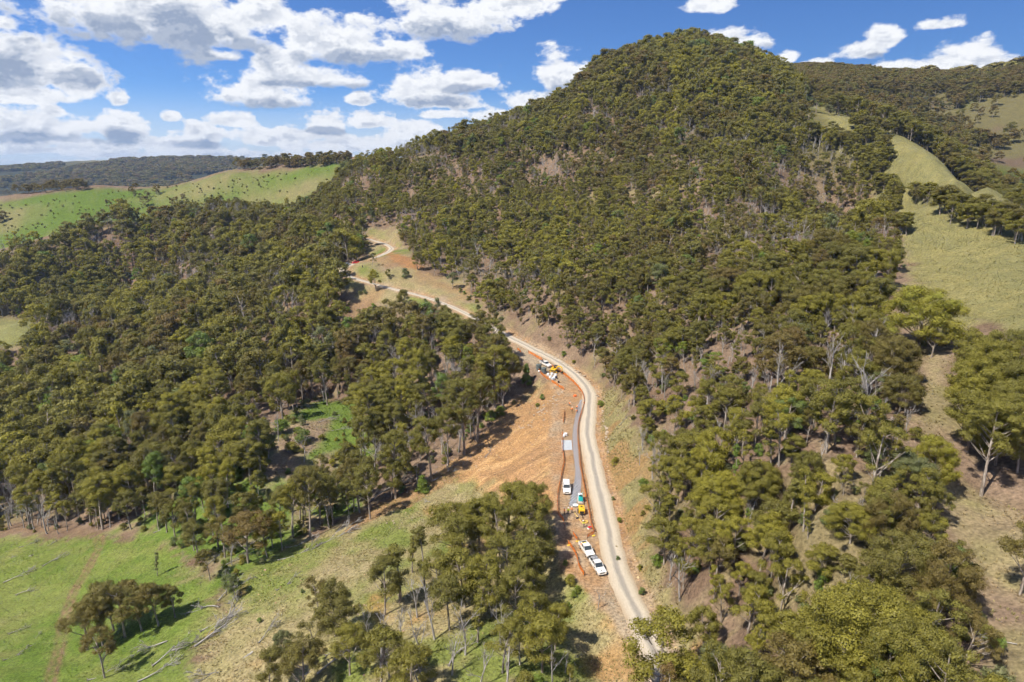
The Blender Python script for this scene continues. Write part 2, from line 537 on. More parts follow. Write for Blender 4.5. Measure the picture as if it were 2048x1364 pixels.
Z_BANK = wpoly([(1190, 770), (1235, 775), (1262, 830), (1300, 960), (1290, 1080), (1380, 1230), (1450, 1300), (1440, 1400), (1345, 1400), (1270, 1180), (1225, 1010), (1200, 880)])
Z_GREEN = wpoly([(-200, 440), (0, 402), (200, 376), (450, 346), (640, 330, 810), (700, 325, 800), (690, 345, 700), (520, 385, 700), (300, 470, 640), (0, 520, 600), (-200, 560, 560)])
Z_CUT = wpoly([(772, 508), (798, 509), (828, 522), (845, 536), (822, 538), (790, 526)])
# ------------------------------------------------------------------ materials
def mat(name):
    m = bpy.data.materials.new(name)
    m.use_nodes = True
    nt = m.node_tree
    b = nt.nodes.get('Principled BSDF')
    return m, nt.nodes, nt.links, b


def simple(name, col, rough=0.6, metal=0.0, noise=0.12, nscale=6.0, coat=0.0):
    m, N, L, b = mat(name)
    tcn = N.new('ShaderNodeTexCoord')
    t = N.new('ShaderNodeTexNoise')
    t.inputs['Scale'].default_value = nscale
    t.inputs['Detail'].default_value = 5
    L.new(tcn.outputs['Object'], t.inputs['Vector'])
    mr = N.new('ShaderNodeMapRange')
    L.new(t.outputs[0], mr.inputs[0])
    mr.inputs[1].default_value = 0.3; mr.inputs[2].default_value = 0.7
    mr.inputs[3].default_value = 1 - noise; mr.inputs[4].default_value = 1 + noise
    mx = N.new('ShaderNodeMix'); mx.data_type = 'RGBA'; mx.blend_type = 'MULTIPLY'
    mx.inputs['Factor'].default_value = 1
    mx.inputs['A'].default_value = (*col, 1)
    L.new(mr.outputs[0], mx.inputs['B'])
    L.new(mx.outputs['Result'], b.inputs['Base Color'])
    b.inputs['Roughness'].default_value = rough
    b.inputs['Metallic'].default_value = metal
    b.inputs['Coat Weight'].default_value = coat
    return m


def ramp(N, stops, interp='LINEAR'):
    r = N.new('ShaderNodeValToRGB')
    r.color_ramp.interpolation = interp
    el_ = r.color_ramp.elements
    while len(el_) < len(stops):
        el_.new(0.5)
    for e_, (p, c) in zip(el_, stops):
        e_.position = p
        e_.color = (*c, 1)
    return r


def leaf_material():
    m, N, L, b = mat('gum_leaves')
    at = N.new('ShaderNodeAttribute'); at.attribute_type = 'INSTANCER'; at.attribute_name = 'tint'
    lf = N.new('ShaderNodeAttribute'); lf.attribute_type = 'GEOMETRY'; lf.attribute_name = 'leafvar'
    ad = N.new('ShaderNodeMath'); ad.operation = 'MULTIPLY_ADD'
    L.new(lf.outputs['Fac'], ad.inputs[0]); ad.inputs[1].default_value = 0.08
    sb = N.new('ShaderNodeMath'); sb.operation = 'SUBTRACT'; L.new(at.outputs['Fac'], sb.inputs[0]); sb.inputs[1].default_value = 0.04
    L.new(sb.outputs[0], ad.inputs[2])
    r = ramp(N, [(0.0, (0.225, 0.150, 0.058)), (0.2, (0.205, 0.165, 0.052)), (0.4, (0.195, 0.184, 0.048)), (0.58, (0.255, 0.234, 0.046)),
                 (0.72, (0.320, 0.292, 0.046)), (0.84, (0.175, 0.255, 0.048)), (0.93, (0.175, 0.200, 0.070)), (1.0, (0.215, 0.218, 0.110))])
    L.new(ad.outputs[0], r.inputs[0])
    br = N.new('ShaderNodeMath'); br.operation = 'MULTIPLY_ADD'
    L.new(lf.outputs['Fac'], br.inputs[0]); br.inputs[1].default_value = 0.40; br.inputs[2].default_value = 0.80
    mx = N.new('ShaderNodeMix'); mx.data_type = 'RGBA'; mx.blend_type = 'MULTIPLY'; mx.inputs['Factor'].default_value = 1
    L.new(r.outputs[0], mx.inputs['A']); L.new(br.outputs[0], mx.inputs['B'])
    L.new(mx.outputs['Result'], b.inputs['Base Color'])
    b.inputs['Roughness'].default_value = 0.5
    b.inputs['Specular IOR Level'].default_value = 0.25
    tr = N.new('ShaderNodeBsdfTranslucent')
    L.new(mx.outputs['Result'], tr.inputs[0])
    ms = N.new('ShaderNodeMixShader'); ms.inputs[0].default_value = 0.36
    L.new(b.outputs[0], ms.inputs[1]); L.new(tr.outputs[0], ms.inputs[2])
    L.new(ms.outputs[0], N['Material Output'].inputs[0])
    return m


def bark_material(name, c0, c1):
    m, N, L, b = mat(name)
    tcn = N.new('ShaderNodeTexCoord')
    mp = N.new('ShaderNodeMapping'); mp.inputs['Scale'].default_value = (1.2, 1.2, 0.25)
    L.new(tcn.outputs['Object'], mp.inputs[0])
    t = N.new('ShaderNodeTexNoise'); t.inputs['Scale'].default_value = 3; t.inputs['Detail'].default_value = 6
    L.new(mp.outputs[0], t.inputs['Vector'])
    r = ramp(N, [(0.35, c0), (0.65, c1)])
    L.new(t.outputs[0], r.inputs[0]); L.new(r.outputs[0], b.inputs['Base Color'])
    b.inputs['Roughness'].default_value = 0.85
    return m


M_LEAF = leaf_material()
M_BARK = bark_material('gum_bark', (0.14, 0.105, 0.08), (0.42, 0.37, 0.32))
M_DEAD = bark_material('weathered_dead_wood', (0.20, 0.18, 0.165), (0.46, 0.43, 0.405))
M_DEAD2 = bark_material('grey_fallen_wood', (0.16, 0.145, 0.13), (0.40, 0.375, 0.345))

# ------------------------------------------------------------------ ground colours
C_LIT = np.array((0.215, 0.145, 0.100)); C_LIT2 = np.array((0.300, 0.215, 0.150))
C_DRY = np.array((0.370, 0.300, 0.165)); C_DRY2 = np.array((0.290, 0.255, 0.115))
C_GRN = np.array((0.145, 0.215, 0.038)); C_GRN2 = np.array((0.220, 0.255, 0.066))
C_SOIL = np.array((0.535, 0.308, 0.130)); C_SOIL2 = np.array((0.430, 0.255, 0.130))
C_RED = np.array((0.400, 0.205, 0.090))
C_STRAW = np.array((0.235, 0.222, 0.095)); C_STRAW2 = np.array((0.300, 0.268, 0.110))
C_ROADSIDE = np.array((0.46, 0.365, 0.255))

x, y = GX.ravel(), GY.ravel()
rad = np.hypot(x, y)
nA = fbm(x, y, 26, 4, 41); nB = fbm(x, y, 7, 3, 51); nC = fbm(x, y, 2.4, 2, 61); nD = fbm(x, y, 70, 3, 71)


def lerp(a, b, t):
    return a + (b - a) * np.asarray(t)[..., None]


near = rad < 1500
col = lerp(np.broadcast_to(C_LIT, (len(x), 3)).copy(), C_LIT2, np.clip(0.5 + nB + nC * 0.5, 0, 1))
col = lerp(col, C_DRY2, smooth(0.12, 0.5, nA + nC * 0.3) * 0.6)
far_c = lerp(np.broadcast_to(np.array((0.062, 0.066, 0.040)), (len(x), 3)), C_DRY2 * 0.7, smooth(0.25, 0.6, fbm(x, y, 500, 3, 73)))
col = lerp(col, far_c, smooth(1000, 1500, rad))


def zone(P, edge, c, amt=1.0, rough=2.0):
    global col
    bb = (x > P[:, 0].min() - 30) & (x < P[:, 0].max() + 30) & (y > P[:, 1].min() - 30) & (y < P[:, 1].max() + 30)
    d = sdist(P, x[bb], y[bb]) + (nB[bb] + nC[bb]) * rough
    t = smooth(-edge, edge, d) * amt
    cc = c[bb] if isinstance(c, np.ndarray) and c.ndim == 2 else np.asarray(c)
    col[bb] = col[bb] + (cc - col[bb]) * np.asarray(t)[..., None]


dry = lerp(np.broadcast_to(C_DRY, (len(x), 3)), C_DRY2, np.clip(0.5 + nA * 1.1 + nC * 0.6, 0, 1))
slope_c = lerp(dry * 1.12, C_GRN2, smooth(-0.02, 0.5, nA * 0.9 + nB * 0.6))
slope_c = lerp(slope_c, C_SOIL * 0.85, smooth(0.1, 0.5, -nA + nB * 0.7) * 0.75)
grass_c = lerp(np.broadcast_to(C_GRN, (len(x), 3)), C_GRN2, np.clip(0.5 + nA * 1.2 + nC * 0.7, 0, 1))
grass_c = lerp(grass_c, C_DRY2, smooth(0.15, 0.6, nD * 1.2 + nB * 0.4) * 0.6)
straw_c = lerp(np.broadcast_to(C_STRAW, (len(x), 3)), C_STRAW2, np.clip(0.5 + nA + nC * 0.9, 0, 1))
green_c = lerp(np.broadcast_to(C_GRN * 0.92, (len(x), 3)), C_DRY2 * 0.95, np.clip(0.22 + nD * 1.2 + nB * 0.4, 0, 1))
_d0, _d1 = np.array(ground(1115, 880)[:2]), np.array(ground(960, 960)[:2])
_dd = (_d1 - _d0) / np.linalg.norm(_d1 - _d0)
_al, _ac = x * _dd[0] + y * _dd[1], -x * _dd[1] + y * _dd[0]
streak = fbm(_al / 9.0 + nB * 0.15, _ac, 1.6, 3, 81) + 0.6 * fbm(_al / 14.0, _ac, 5.0, 2, 83)
soil_c = lerp(np.broadcast_to(C_SOIL, (len(x), 3)), C_SOIL2, np.clip(0.45 + nA * 1.2 + nC * 0.5, 0, 1))
soil_c = lerp(soil_c, C_SOIL2 * 0.78, smooth(0.05, 0.6, streak) * 0.8)
soil_c = lerp(soil_c, np.array((0.68, 0.44, 0.21)), smooth(0.1, 0.6, -streak) * 0.7)
_up = smooth(0.0, 1.0, ((x - ground(1090, 870)[0]) * 0.1 + (y - ground(1090, 870)[1])) / 30.0)
soil_c = lerp(soil_c, C_SOIL2 * 0.85, _up * 0.65)
toe_c = lerp(np.broadcast_to(C_SOIL2, (len(x), 3)), C_SOIL2 * 0.72, np.clip(0.5 + nB + nC * 0.6, 0, 1))
upper_c = lerp(dry, C_GRN2 * 0.9, smooth(0.0, 0.4, nA))
upper_c = lerp(upper_c, C_LIT2, smooth(0.0, 0.45, -nB) * 0.75)
upper_c = lerp(upper_c, C_SOIL2 * 0.8, smooth(0.1, 0.4, -nA) * 0.6)
zone(Z_GREEN, 6, green_c, 1, 3)
zone(Z_PAD, 2.5, grass_c, 1, 4)
zone(Z_GULLY, 3, lerp(grass_c, C_LIT2, smooth(-0.25, 0.3, nA + nB * 0.5)), 0.9, 4)
Z_FLOOR = wpoly([(230, 1060), (400, 960), (470, 880), (560, 840), (640, 790), (720, 800), (760, 900), (690, 1035), (560, 1110), (440, 1180), (330, 1090)])
zone(Z_FLOOR, 4, lerp(lerp(np.broadcast_to(C_LIT2, (len(x), 3)), C_DRY, np.clip(0.5 + nB, 0, 1)), C_GRN * 1.05, smooth(-0.25, 0.12, nA + nB * 0.4)), 0.95, 5)
zone(Z_LEFT, 3, lerp(grass_c, C_DRY, np.full(len(x), 0.5)))
zone(Z_UPPER, 3, upper_c, 1, 3)
hill_t = smooth(R(13), R(17), np.arctan2(x, y)) * smooth(470, 520, rad) * (1 - smooth(1000, 1500, rad))
col = lerp(col, lerp(lerp(np.broadcast_to(C_DRY2 * 0.62, (len(x), 3)), C_LIT2 * 0.6, smooth(0.15, 0.5, nA)), C_GRN2 * 0.55, smooth(-0.1, 0.35, nD)), hill_t)
zone(Z_RIGHT, 3, straw_c, 1, 3)
zone(Z_STRIP, 3, lerp(lerp(dry, C_LIT2, np.clip(0.5 + nB, 0, 1)), C_STRAW, np.clip(nA, 0, 1)), 1, 2)
zone(Z_SLOPE, 2, slope_c, 1, 3)
zone(Z_BANK, 2, lerp(lerp(dry, C_DRY2, np.clip(0.5 + nB, 0, 1)), C_RED, smooth(0.16, 0.45, nA * 0.6 + nB) * 0.55), 1, 2)
zone(Z_TOE, 1.5, toe_c, 0.85, 3)
zone(Z_SLIP, 3.0, soil_c, 1, 4)
zone(Z_CUT, 1.5, np.asarray(C_RED), 0.9, 3)
# churned roadside and work bench
si = np.where(sel.ravel())[0]
ii, ss = ri, rs
wlo = wl_[ii]
on = np.where(ss > 0, smooth(wr_[ii] + 1.2, wr_[ii] - 0.4, ss + nB[si] * 1.2), smooth(wlo + 0.8, wlo - 0.8, -ss + nB[si] * 1.5))
bench = lerp(np.broadcast_to(C_ROADSIDE, (len(si), 3)), C_SOIL2 * 1.05, np.clip(0.4 + nA[si] + nC[si] * 0.6, 0, 1))
col[si] = col[si] + (bench - col[si]) * on[:, None]
# wheel ruts of the farm track through the paddock
TRACK = [(-120, 1062), (60, 1058), (150, 1062), (192, 1072), (200, 1090), (180, 1130), (150, 1180), (128, 1240), (118, 1300), (100, 1364), (90, 1430)]
tk = resample(catmull(np.array([ground(*p) for p in TRACK])), 1.0)
tb = (x > tk[:, 0].min() - 5) & (x < tk[:, 0].max() + 5) & (y > tk[:, 1].min() - 5) & (y < tk[:, 1].max() + 5)
td = np.sqrt(((x[tb][:, None] - tk[None, :, 0]) ** 2 + (y[tb][:, None] - tk[None, :, 1]) ** 2).min(1))
tt = np.maximum(np.exp(-((td - 0.85) / 0.45) ** 2), 0.25 * (td < 1.4)) * np.clip(0.8 + nB[tb], 0, 1)
col[tb] = col[tb] + (np.array((0.26, 0.17, 0.10)) - col[tb]) * np.clip(tt * 1.25, 0, 1)[:, None]
zc = GZ.ravel(); zc[np.where(tb)[0]] -= 0.10 * tt
GZ = zc.reshape(GZ.shape)

gm_, N, L, b = mat('hillside_ground')
vc = N.new('ShaderNodeAttribute'); vc.attribute_name = 'soil'
geo = N.new('ShaderNodeNewGeometry')
def noise_node(N, L, vec, scale, detail=4, rough=0.6):
    t = N.new('ShaderNodeTexNoise'); t.inputs['Scale'].default_value = scale; t.inputs['Detail'].default_value = detail; t.inputs['Roughness'].default_value = rough
    L.new(vec, t.inputs['Vector'])
    return t.outputs[0]
nn1 = noise_node(N, L, geo.outputs['Position'], 1.6, 6, 0.7)
nn2 = noise_node(N, L, geo.outputs['Position'], 0.22, 5, 0.6)
def mrange(N, L, s, a, b_, c, d):
    r = N.new('ShaderNodeMapRange'); L.new(s, r.inputs[0])
    for k, vv in enumerate((a, b_, c, d)):
        r.inputs[k + 1].default_value = vv
    return r.outputs[0]
f1 = mrange(N, L, nn1, 0.3, 0.7, 0.45, 1.5)
f2 = mrange(N, L, nn2, 0.3, 0.7, 0.86, 1.16)
mm = N.new('ShaderNodeMath'); mm.operation = 'MULTIPLY'; L.new(f1, mm.inputs[0]); L.new(f2, mm.inputs[1])
mx1 = N.new('ShaderNodeMix'); mx1.data_type = 'RGBA'; mx1.blend_type = 'MULTIPLY'; mx1.inputs['Factor'].default_value = 1
L.new(vc.outputs['Color'], mx1.inputs['A']); L.new(mm.outputs[0], mx1.inputs['B'])
L.new(mx1.outputs['Result'], b.inputs['Base Color'])
b.inputs['Roughness'].default_value = 0.95
b.inputs['Specular IOR Level'].default_value = 0.1
bp = N.new('ShaderNodeBump'); bp.inputs['Strength'].default_value = 0.7; bp.inputs['Distance'].default_value = 0.35
L.new(nn1, bp.inputs['Height']); L.new(bp.outputs[0], b.inputs['Normal'])
M_GROUND = gm_


def mesh_from(name, verts, faces, mats, attrs=None, smooth_=False, fm=None):
    me = bpy.data.meshes.new(name)
    verts = np.asarray(verts, np.float32)
    if isinstance(faces, np.ndarray):
        k = faces.shape[1]
        me.vertices.add(len(verts)); me.vertices.foreach_set('co', verts.ravel())
        me.loops.add(faces.size); me.loops.foreach_set('vertex_index', faces.astype(np.int32).ravel())
        me.polygons.add(len(faces)); me.polygons.foreach_set('loop_start', np.arange(0, faces.size, k, dtype=np.int32))
        me.update(calc_edges=True)
    else:
        me.from_pydata([tuple(map(float, v)) for v in verts], [], faces)
    for m in (mats if isinstance(mats, (list, tuple)) else [mats]):
        me.materials.append(m)
    if fm is not None:
        me.polygons.foreach_set('material_index', np.asarray(fm, np.int32))
    if smooth_:
        me.polygons.foreach_set('use_smooth', np.ones(len(me.polygons), bool))
    me.update()
    return me


def link(name, me, parent=None, **props):
    o = bpy.data.objects.new(name, me)
    COL.objects.link(o)
    if parent is not None:
        o.parent = parent
    for k, v in props.items():
        o[k] = v
    return o


def thing(name, label, cat, loc=(0, 0, 0), rz=0.0, group=None):
    o = bpy.data.objects.new(name, None)
    COL.objects.link(o)
    o.empty_display_size = 0.3
    o.location = loc
    o.rotation_euler = (0, 0, rz)
    o['label'] = label; o['category'] = cat
    if group:
        o['group'] = group
    return o


iu = np.arange(NA * NL).reshape(NA, NL)
quads = np.stack([iu[:-1, :-1], iu[1:, :-1], iu[1:, 1:], iu[:-1, 1:]], -1).reshape(-1, 4)
gme = mesh_from('ground', np.stack([GX.ravel(), GY.ravel(), GZ.ravel()], 1), quads[:, ::1], M_GROUND, smooth_=True)
if gme.polygons[1000].normal.z < 0:
    gme.flip_normals()
ca_ = gme.color_attributes.new('soil', 'FLOAT_COLOR', 'POINT')
ca_.data.foreach_set('color', np.concatenate([np.clip(col * 0.70, 0.01, 0.9), np.ones((len(col), 1))], 1).astype(np.float32).ravel())
link('ground', gme, kind='structure')

# ------------------------------------------------------------------ gravel road
rm, N, L, b = mat('pale_gravel')
ac = N.new('ShaderNodeAttribute'); ac.attribute_name = 'across'
geo = N.new('ShaderNodeNewGeometry')
n_a = noise_node(N, L, geo.outputs['Position'], 2.5, 6, 0.7)
n_b = noise_node(N, L, geo.outputs['Position'], 0.12, 3, 0.5)
rr_ = ramp(N, [(0.0, (0.35, 0.265, 0.175)), (0.09, (0.38, 0.305, 0.220)), (0.20, (0.45, 0.385, 0.300)), (0.34, (0.48, 0.420, 0.335)), (0.46, (0.27, 0.245, 0.210)), (0.55, (0.28, 0.250, 0.215)), (0.66, (0.48, 0.420, 0.335)), (0.80, (0.43, 0.370, 0.285)), (0.92, (0.38, 0.305, 0.220)), (1.0, (0.35, 0.265, 0.175))])
wv = N.new('ShaderNodeMath'); wv.operation = 'MULTIPLY_ADD'; L.new(n_b, wv.inputs[0]); wv.inputs[1].default_value = 0.22
sb2 = N.new('ShaderNodeMath'); sb2.operation = 'SUBTRACT'; L.new(ac.outputs['Fac'], sb2.inputs[0]); sb2.inputs[1].default_value = 0.11
L.new(sb2.outputs[0], wv.inputs[2]); L.new(wv.outputs[0], rr_.inputs[0])
f1 = mrange(N, L, n_a, 0.3, 0.7, 0.84, 1.14)
mx1 = N.new('ShaderNodeMix'); mx1.data_type = 'RGBA'; mx1.blend_type = 'MULTIPLY'; mx1.inputs['Factor'].default_value = 1
L.new(rr_.outputs[0], mx1.inputs['A']); L.new(f1, mx1.inputs['B']); L.new(mx1.outputs['Result'], b.inputs['Base Color'])
b.inputs['Roughness'].default_value = 0.95
bp = N.new('ShaderNodeBump'); bp.inputs['Strength'].default_value = 0.4; bp.inputs['Distance'].default_value = 0.08
L.new(n_a, bp.inputs['Height']); L.new(bp.outputs[0], b.inputs['Normal'])
M_ROAD = rm


def ribbon(center, nrm, offs, zoff, name, material):
    """offs: (n_samples, k) lateral offsets, zoff the same shape: heights above the centre line"""
    k = offs.shape[1]
    V = np.empty((len(center), k, 3))
    V[:, :, 0] = center[:, None, 0] + nrm[:, None, 0] * offs
    V[:, :, 1] = center[:, None, 1] + nrm[:, None, 1] * offs
    V[:, :, 2] = center[:, None, 2] + zoff
    q = np.arange(len(center) * k).reshape(len(center), k)
    fa = np.stack([q[:-1, :-1], q[:-1, 1:], q[1:, 1:], q[1:, :-1]], -1).reshape(-1, 4)
    me = mesh_from(name, V.reshape(-1, 3), fa, material, smooth_=True)
    at_ = me.attributes.new('across', 'FLOAT', 'POINT')
    at_.data.foreach_set('value', np.tile(np.linspace(0, 1, k), len(center)).astype(np.float32))
    return me


ed = 0.45 * fbm(road[:, 0], road[:, 1], 5, 3, 77)
ed2 = 0.45 * fbm(road[:, 0], road[:, 1], 5, 3, 87)
base = np.linspace(-1, 1, 11)
HALFV = HALF - 0.8 * smooth(i_top + 10, i_top + 60, idx)
offs = np.where(base[None] < 0, base[None] * (HALFV + ed)[:, None], base[None] * (HALFV + ed2)[:, None])
zo = np.tile(np.array([-0.16, -0.02, 0.045, 0.02, 0.03, 0.06, 0.06, 0.02, 0.045, -0.02, -0.16]), (NR, 1)) + 0.02 * fbm(road[:, 0], road[:, 1], 5, 2, 7)[:, None]
link('road', ribbon(road, road_n, offs, zo, 'road', M_ROAD), kind='structure')
# ------------------------------------------------------------------ tree shapes
rng = np.random.default_rng(7)


class Tubes:
    def __init__(self):
        self.v, self.f, self.n = [], [], 0

    def tube(self, P, rad, sides=5, cap=True):
        P = np.asarray(P, float)
        k = len(P)
        T = np.gradient(P, axis=0)
        T /= np.linalg.norm(T, axis=1)[:, None] + 1e-9
        ref = np.array((1.0, 0.0, 0.0)) if abs(T[0, 2]) > 0.7 else np.array((0.0, 0.0, 1.0))
        A = np.cross(T, ref); A /= np.linalg.norm(A, axis=1)[:, None] + 1e-9
        B = np.cross(T, A)
        an = np.linspace(0, 2 * np.pi, sides, endpoint=False)
        rad = np.asarray(rad, float)
        V = P[:, None] + (A[:, None] * np.cos(an)[None, :, None] + B[:, None] * np.sin(an)[None, :, None]) * rad[:, None, None]
        self.v.append(V.reshape(-1, 3))
        q = np.arange(k * sides).reshape(k, sides) + self.n
        nx = np.roll(q, -1, axis=1)
        fs = np.stack([q[:-1], nx[:-1], nx[1:], q[1:]], -1).reshape(-1, 4)
        self.f.append(fs)
        self.n += k * sides

    def arrays(self):
        return np.concatenate(self.v), np.concatenate(self.f)


def bez(p0, p1, p2, n):
    t = np.linspace(0, 1, n)[:, None]
    return (1 - t) ** 2 * np.asarray(p0) + 2 * t * (1 - t) * np.asarray(p1) + t * t * np.asarray(p2)


def leaves(centres, radii, per, size, rng, flat=0.75, up=0.25, droop=0.7):
    """diamond sprays of leaves over the shell of each clump"""
    V, var = [], []
    for c, r in zip(centres, radii):
        n = max(6, int(per * r * r))
        d = rng.normal(size=(n, 3)); d[:, 2] += up
        d /= np.linalg.norm(d, axis=1)[:, None]
        rr_ = r * np.clip(rng.normal(0.86, 0.2, n), 0.2, 1.25)
        lump = 1 + 0.22 * np.sin(d[:, 0] * 5 + c[0] * 3) * np.sin(d[:, 1] * 5 + c[1] * 3)
        p = c + d * (rr_ * lump)[:, None] * np.array((1, 1, flat))
        nrm = d + rng.normal(size=(n, 3)) * 0.33
        nrm /= np.linalg.norm(nrm, axis=1)[:, None]
        t = rng.normal(size=(n, 3)); t[:, 2] -= droop
        t -= nrm * (t * nrm).sum(1)[:, None]
        t /= np.linalg.norm(t, axis=1)[:, None]
        bt = np.cross(nrm, t)
        s = size * rng.uniform(0.6, 1.35, n)[:, None]
        w = s * rng.uniform(0.24, 0.42, n)[:, None]
        V.append(np.stack([p - t * s * 0.5, p + bt * w, p + t * s * 0.5, p - bt * w], 1))
        base_ = rng.uniform(0.25, 0.75)
        var.append(np.clip(base_ + rng.normal(0, 0.18, n), 0, 1))
    V = np.concatenate(V).reshape(-1, 3)
    return V, np.arange(len(V)).reshape(-1, 4), np.repeat(np.concatenate(var), 4)


def crown_mesh(name, V, Fc, var, extra=None):
    me = mesh_from(name, V, Fc, [M_LEAF])
    a_ = me.attributes.new('leafvar', 'FLOAT', 'POINT')
    a_.data.foreach_set('value', var.astype(np.float32))
    return me


def gum(h, cr, bare, n, clump, per, leaf, seed, lean=0.06, top=1.0, profile='dome', sides=5):
    """returns trunk and crown arrays of a gum of height h, crown radius cr, trunk bare up to bare*h"""
    g = np.random.default_rng(seed)
    tb = Tubes()
    ln = g.normal(0, lean, 2) * h
    P = bez((0, 0, -0.8), (ln[0] * 0.3 + g.normal(0, .3), ln[1] * 0.3 + g.normal(0, .3), h * 0.45), (ln[0], ln[1], h * 0.86), 7)
    r0 = 0.014 * h + 0.06
    tb.tube(P, np.linspace(r0, r0 * 0.35, 7), sides)
    C, Rr = [], []
    for k in range(n):
        zf = bare + (1 - bare) * (g.uniform(0.1, 1.0) ** (0.8 if profile == 'dome' else 1.0))
        if profile == 'dome':
            wmax = cr * math.sqrt(max(0.05, 1 - ((zf - bare - (1 - bare) * 0.35) / ((1 - bare) * 0.72)) ** 2))
        elif profile == 'column':
            wmax = cr * (0.7 + 0.3 * g.random())
        elif profile == 'cone':
            wmax = cr * (1.05 - (zf - bare) / (1 - bare))
        else:
            wmax = cr
        a = g.uniform(0, 2 * np.pi)
        q = wmax * g.uniform(0.35, 1.0) ** 0.6
        zc_ = zf * h - clump * 0.5
        tz = np.interp(zc_, P[:, 2], np.arange(7) / 6)
        tx, ty = np.interp(zc_, P[:, 2], P[:, 0]), np.interp(zc_, P[:, 2], P[:, 1])
        c = np.array((tx + q * math.cos(a), ty + q * math.sin(a), zc_))
        C.append(c); Rr.append(clump * g.uniform(0.65, 1.2) * (1 if profile != 'cone' else 0.5 + 0.7 * wmax / cr))
        if k % 2 == 0 or n < 14:
            zb = max(bare * h * 0.75, zc_ - q * g.uniform(0.8, 1.4))
            s0 = np.array((np.interp(zb, P[:, 2], P[:, 0]), np.interp(zb, P[:, 2], P[:, 1]), zb))
            tb.tube(bez(s0, (s0 * 0.45 + c * 0.55) + np.array((0, 0, -0.12 * q)), c, 4), np.linspace(r0 * 0.42, r0 * 0.12, 4), 3)
    C.append(np.array((P[-1, 0], P[-1, 1], h - clump * 0.75))); Rr.append(clump)
    V, Fc, var = leaves(np.array(C), np.array(Rr), per, leaf, g)
    return tb.arrays(), (V, Fc, var)


def dead(h, seed, spread=0.5, depth=3, crook=0.06, twig=0.022):
    g = np.random.default_rng(seed)
    trunk, br = Tubes(), Tubes()

    def grow(p, d, ln, r, lev):
        d = d / np.linalg.norm(d)
        mid = p + d * ln * 0.5 + g.normal(0, crook, 3) * ln
        end = p + d * ln + g.normal(0, 0.08, 3) * ln
        (trunk if lev == 0 else br).tube(bez(p, mid, end, 5 if lev == 0 else 3), np.linspace(r, max(r * 0.5, twig * 0.6), 5 if lev == 0 else 3), 6 if lev == 0 else 3)
        if lev >= depth:
            return
        nb = (5 if lev == 0 else 4)
        for k in range(nb):
            t = g.uniform(0.35 if lev == 0 else 0.3, 1.0)
            q = (1 - t) ** 2 * p + 2 * t * (1 - t) * mid + t * t * end
            nd = d + g.normal(0, spread, 3) + np.array((0, 0, 0.22))
            grow(q, nd, ln * g.uniform(0.34, 0.6), max(r * 0.42, twig), lev + 1)
    grow(np.array((0, 0, -0.5)), np.array((g.normal(0, .08), g.normal(0, .08), 1.0)), h * 0.62, 0.012 * h + 0.05, 0)
    return trunk.arrays(), br.arrays()


PROTO = {}          # name -> (trunk mesh, crown mesh, joined single mesh for the forest mass, natural height)


def proto(key, h, t, c):
    (tv, tf), (cv, cf, var) = t, c
    tm = mesh_from(key + '_trunk', tv, tf, [M_BARK], smooth_=True)
    cm = crown_mesh(key + '_crown', cv, cf, var)
    PROTO[key] = (tm, cm, h, (tv, tf, cv, cf, var))


# slim forest gums, tall valley gums, broad spreading ones, epicormic columns, shrubs
for k in range(5):
    proto('mid%d' % k, 11.0, *gum(11.0, 2.6 + 0.25 * k, 0.30 + 0.03 * (k % 3), 27 + k, 0.92, 560, 0.21, 100 + k))
for k in range(5):
    proto('tall%d' % k, 20.0, *gum(20.0, 3.6 + 0.25 * k, 0.44 + 0.03 * (k % 3), 36 + k, 1.15, 430, 0.24, 200 + k, lean=0.05))
for k in range(3):
    proto('broad%d' % k, 14.0, *gum(14.0, 6.2, 0.24, 84, 1.3, 360, 0.235, 300 + k, lean=0.03))
for k in range(3):
    proto('open%d' % k, 13.0, *gum(13.0, 4.2, 0.34, 24, 0.92, 470, 0.22, 350 + k, lean=0.12))
for k in range(2):
    proto('column%d' % k, 14.0, *gum(14.0, 1.2, 0.22, 24, 0.75, 330, 0.27, 400 + k, lean=0.05, profile='column'))
for k in range(3):
    proto('shrub%d' % k, 3.0, *gum(3.0, 1.1, 0.05, 14, 0.62, 480, 0.21, 450 + k, lean=0.05))
proto('cone0', 9.0, *gum(9.0, 2.6, 0.06, 60, 0.9, 330, 0.26, 470, lean=0.0, profile='cone'))
# coarser shapes for the far forest
for k in range(4):
    proto('far%d' % k, 11.0, *gum(11.0, 2.9 + 0.2 * k, 0.25, 20, 1.05, 130, 0.42, 500 + k, sides=3))
for k in range(2):
    proto('farcol%d' % k, 12.0, *gum(12.0, 1.3, 0.3, 13, 0.85, 170, 0.38, 520 + k, sides=3, profile='column'))
    proto('faropen%d' % k, 12.0, *gum(12.0, 3.4, 0.42, 12, 1.0, 130, 0.42, 530 + k, sides=3, lean=0.1))
for k in range(2):
    proto('vfar%d' % k, 13.0, *gum(13.0, 4.6, 0.15, 10, 2.4, 5, 2.3, 550 + k, sides=3))
DEADP = {}
for k in range(5):
    h_ = 10.0
    t_, b_ = dead(h_, 600 + k, 0.42, 3)
    DEADP['dead%d' % k] = (mesh_from('dead_trunk', *t_, [M_DEAD], smooth_=True), mesh_from('dead_branches', *b_, [M_DEAD], smooth_=True), h_, t_, b_)
LOGP = []
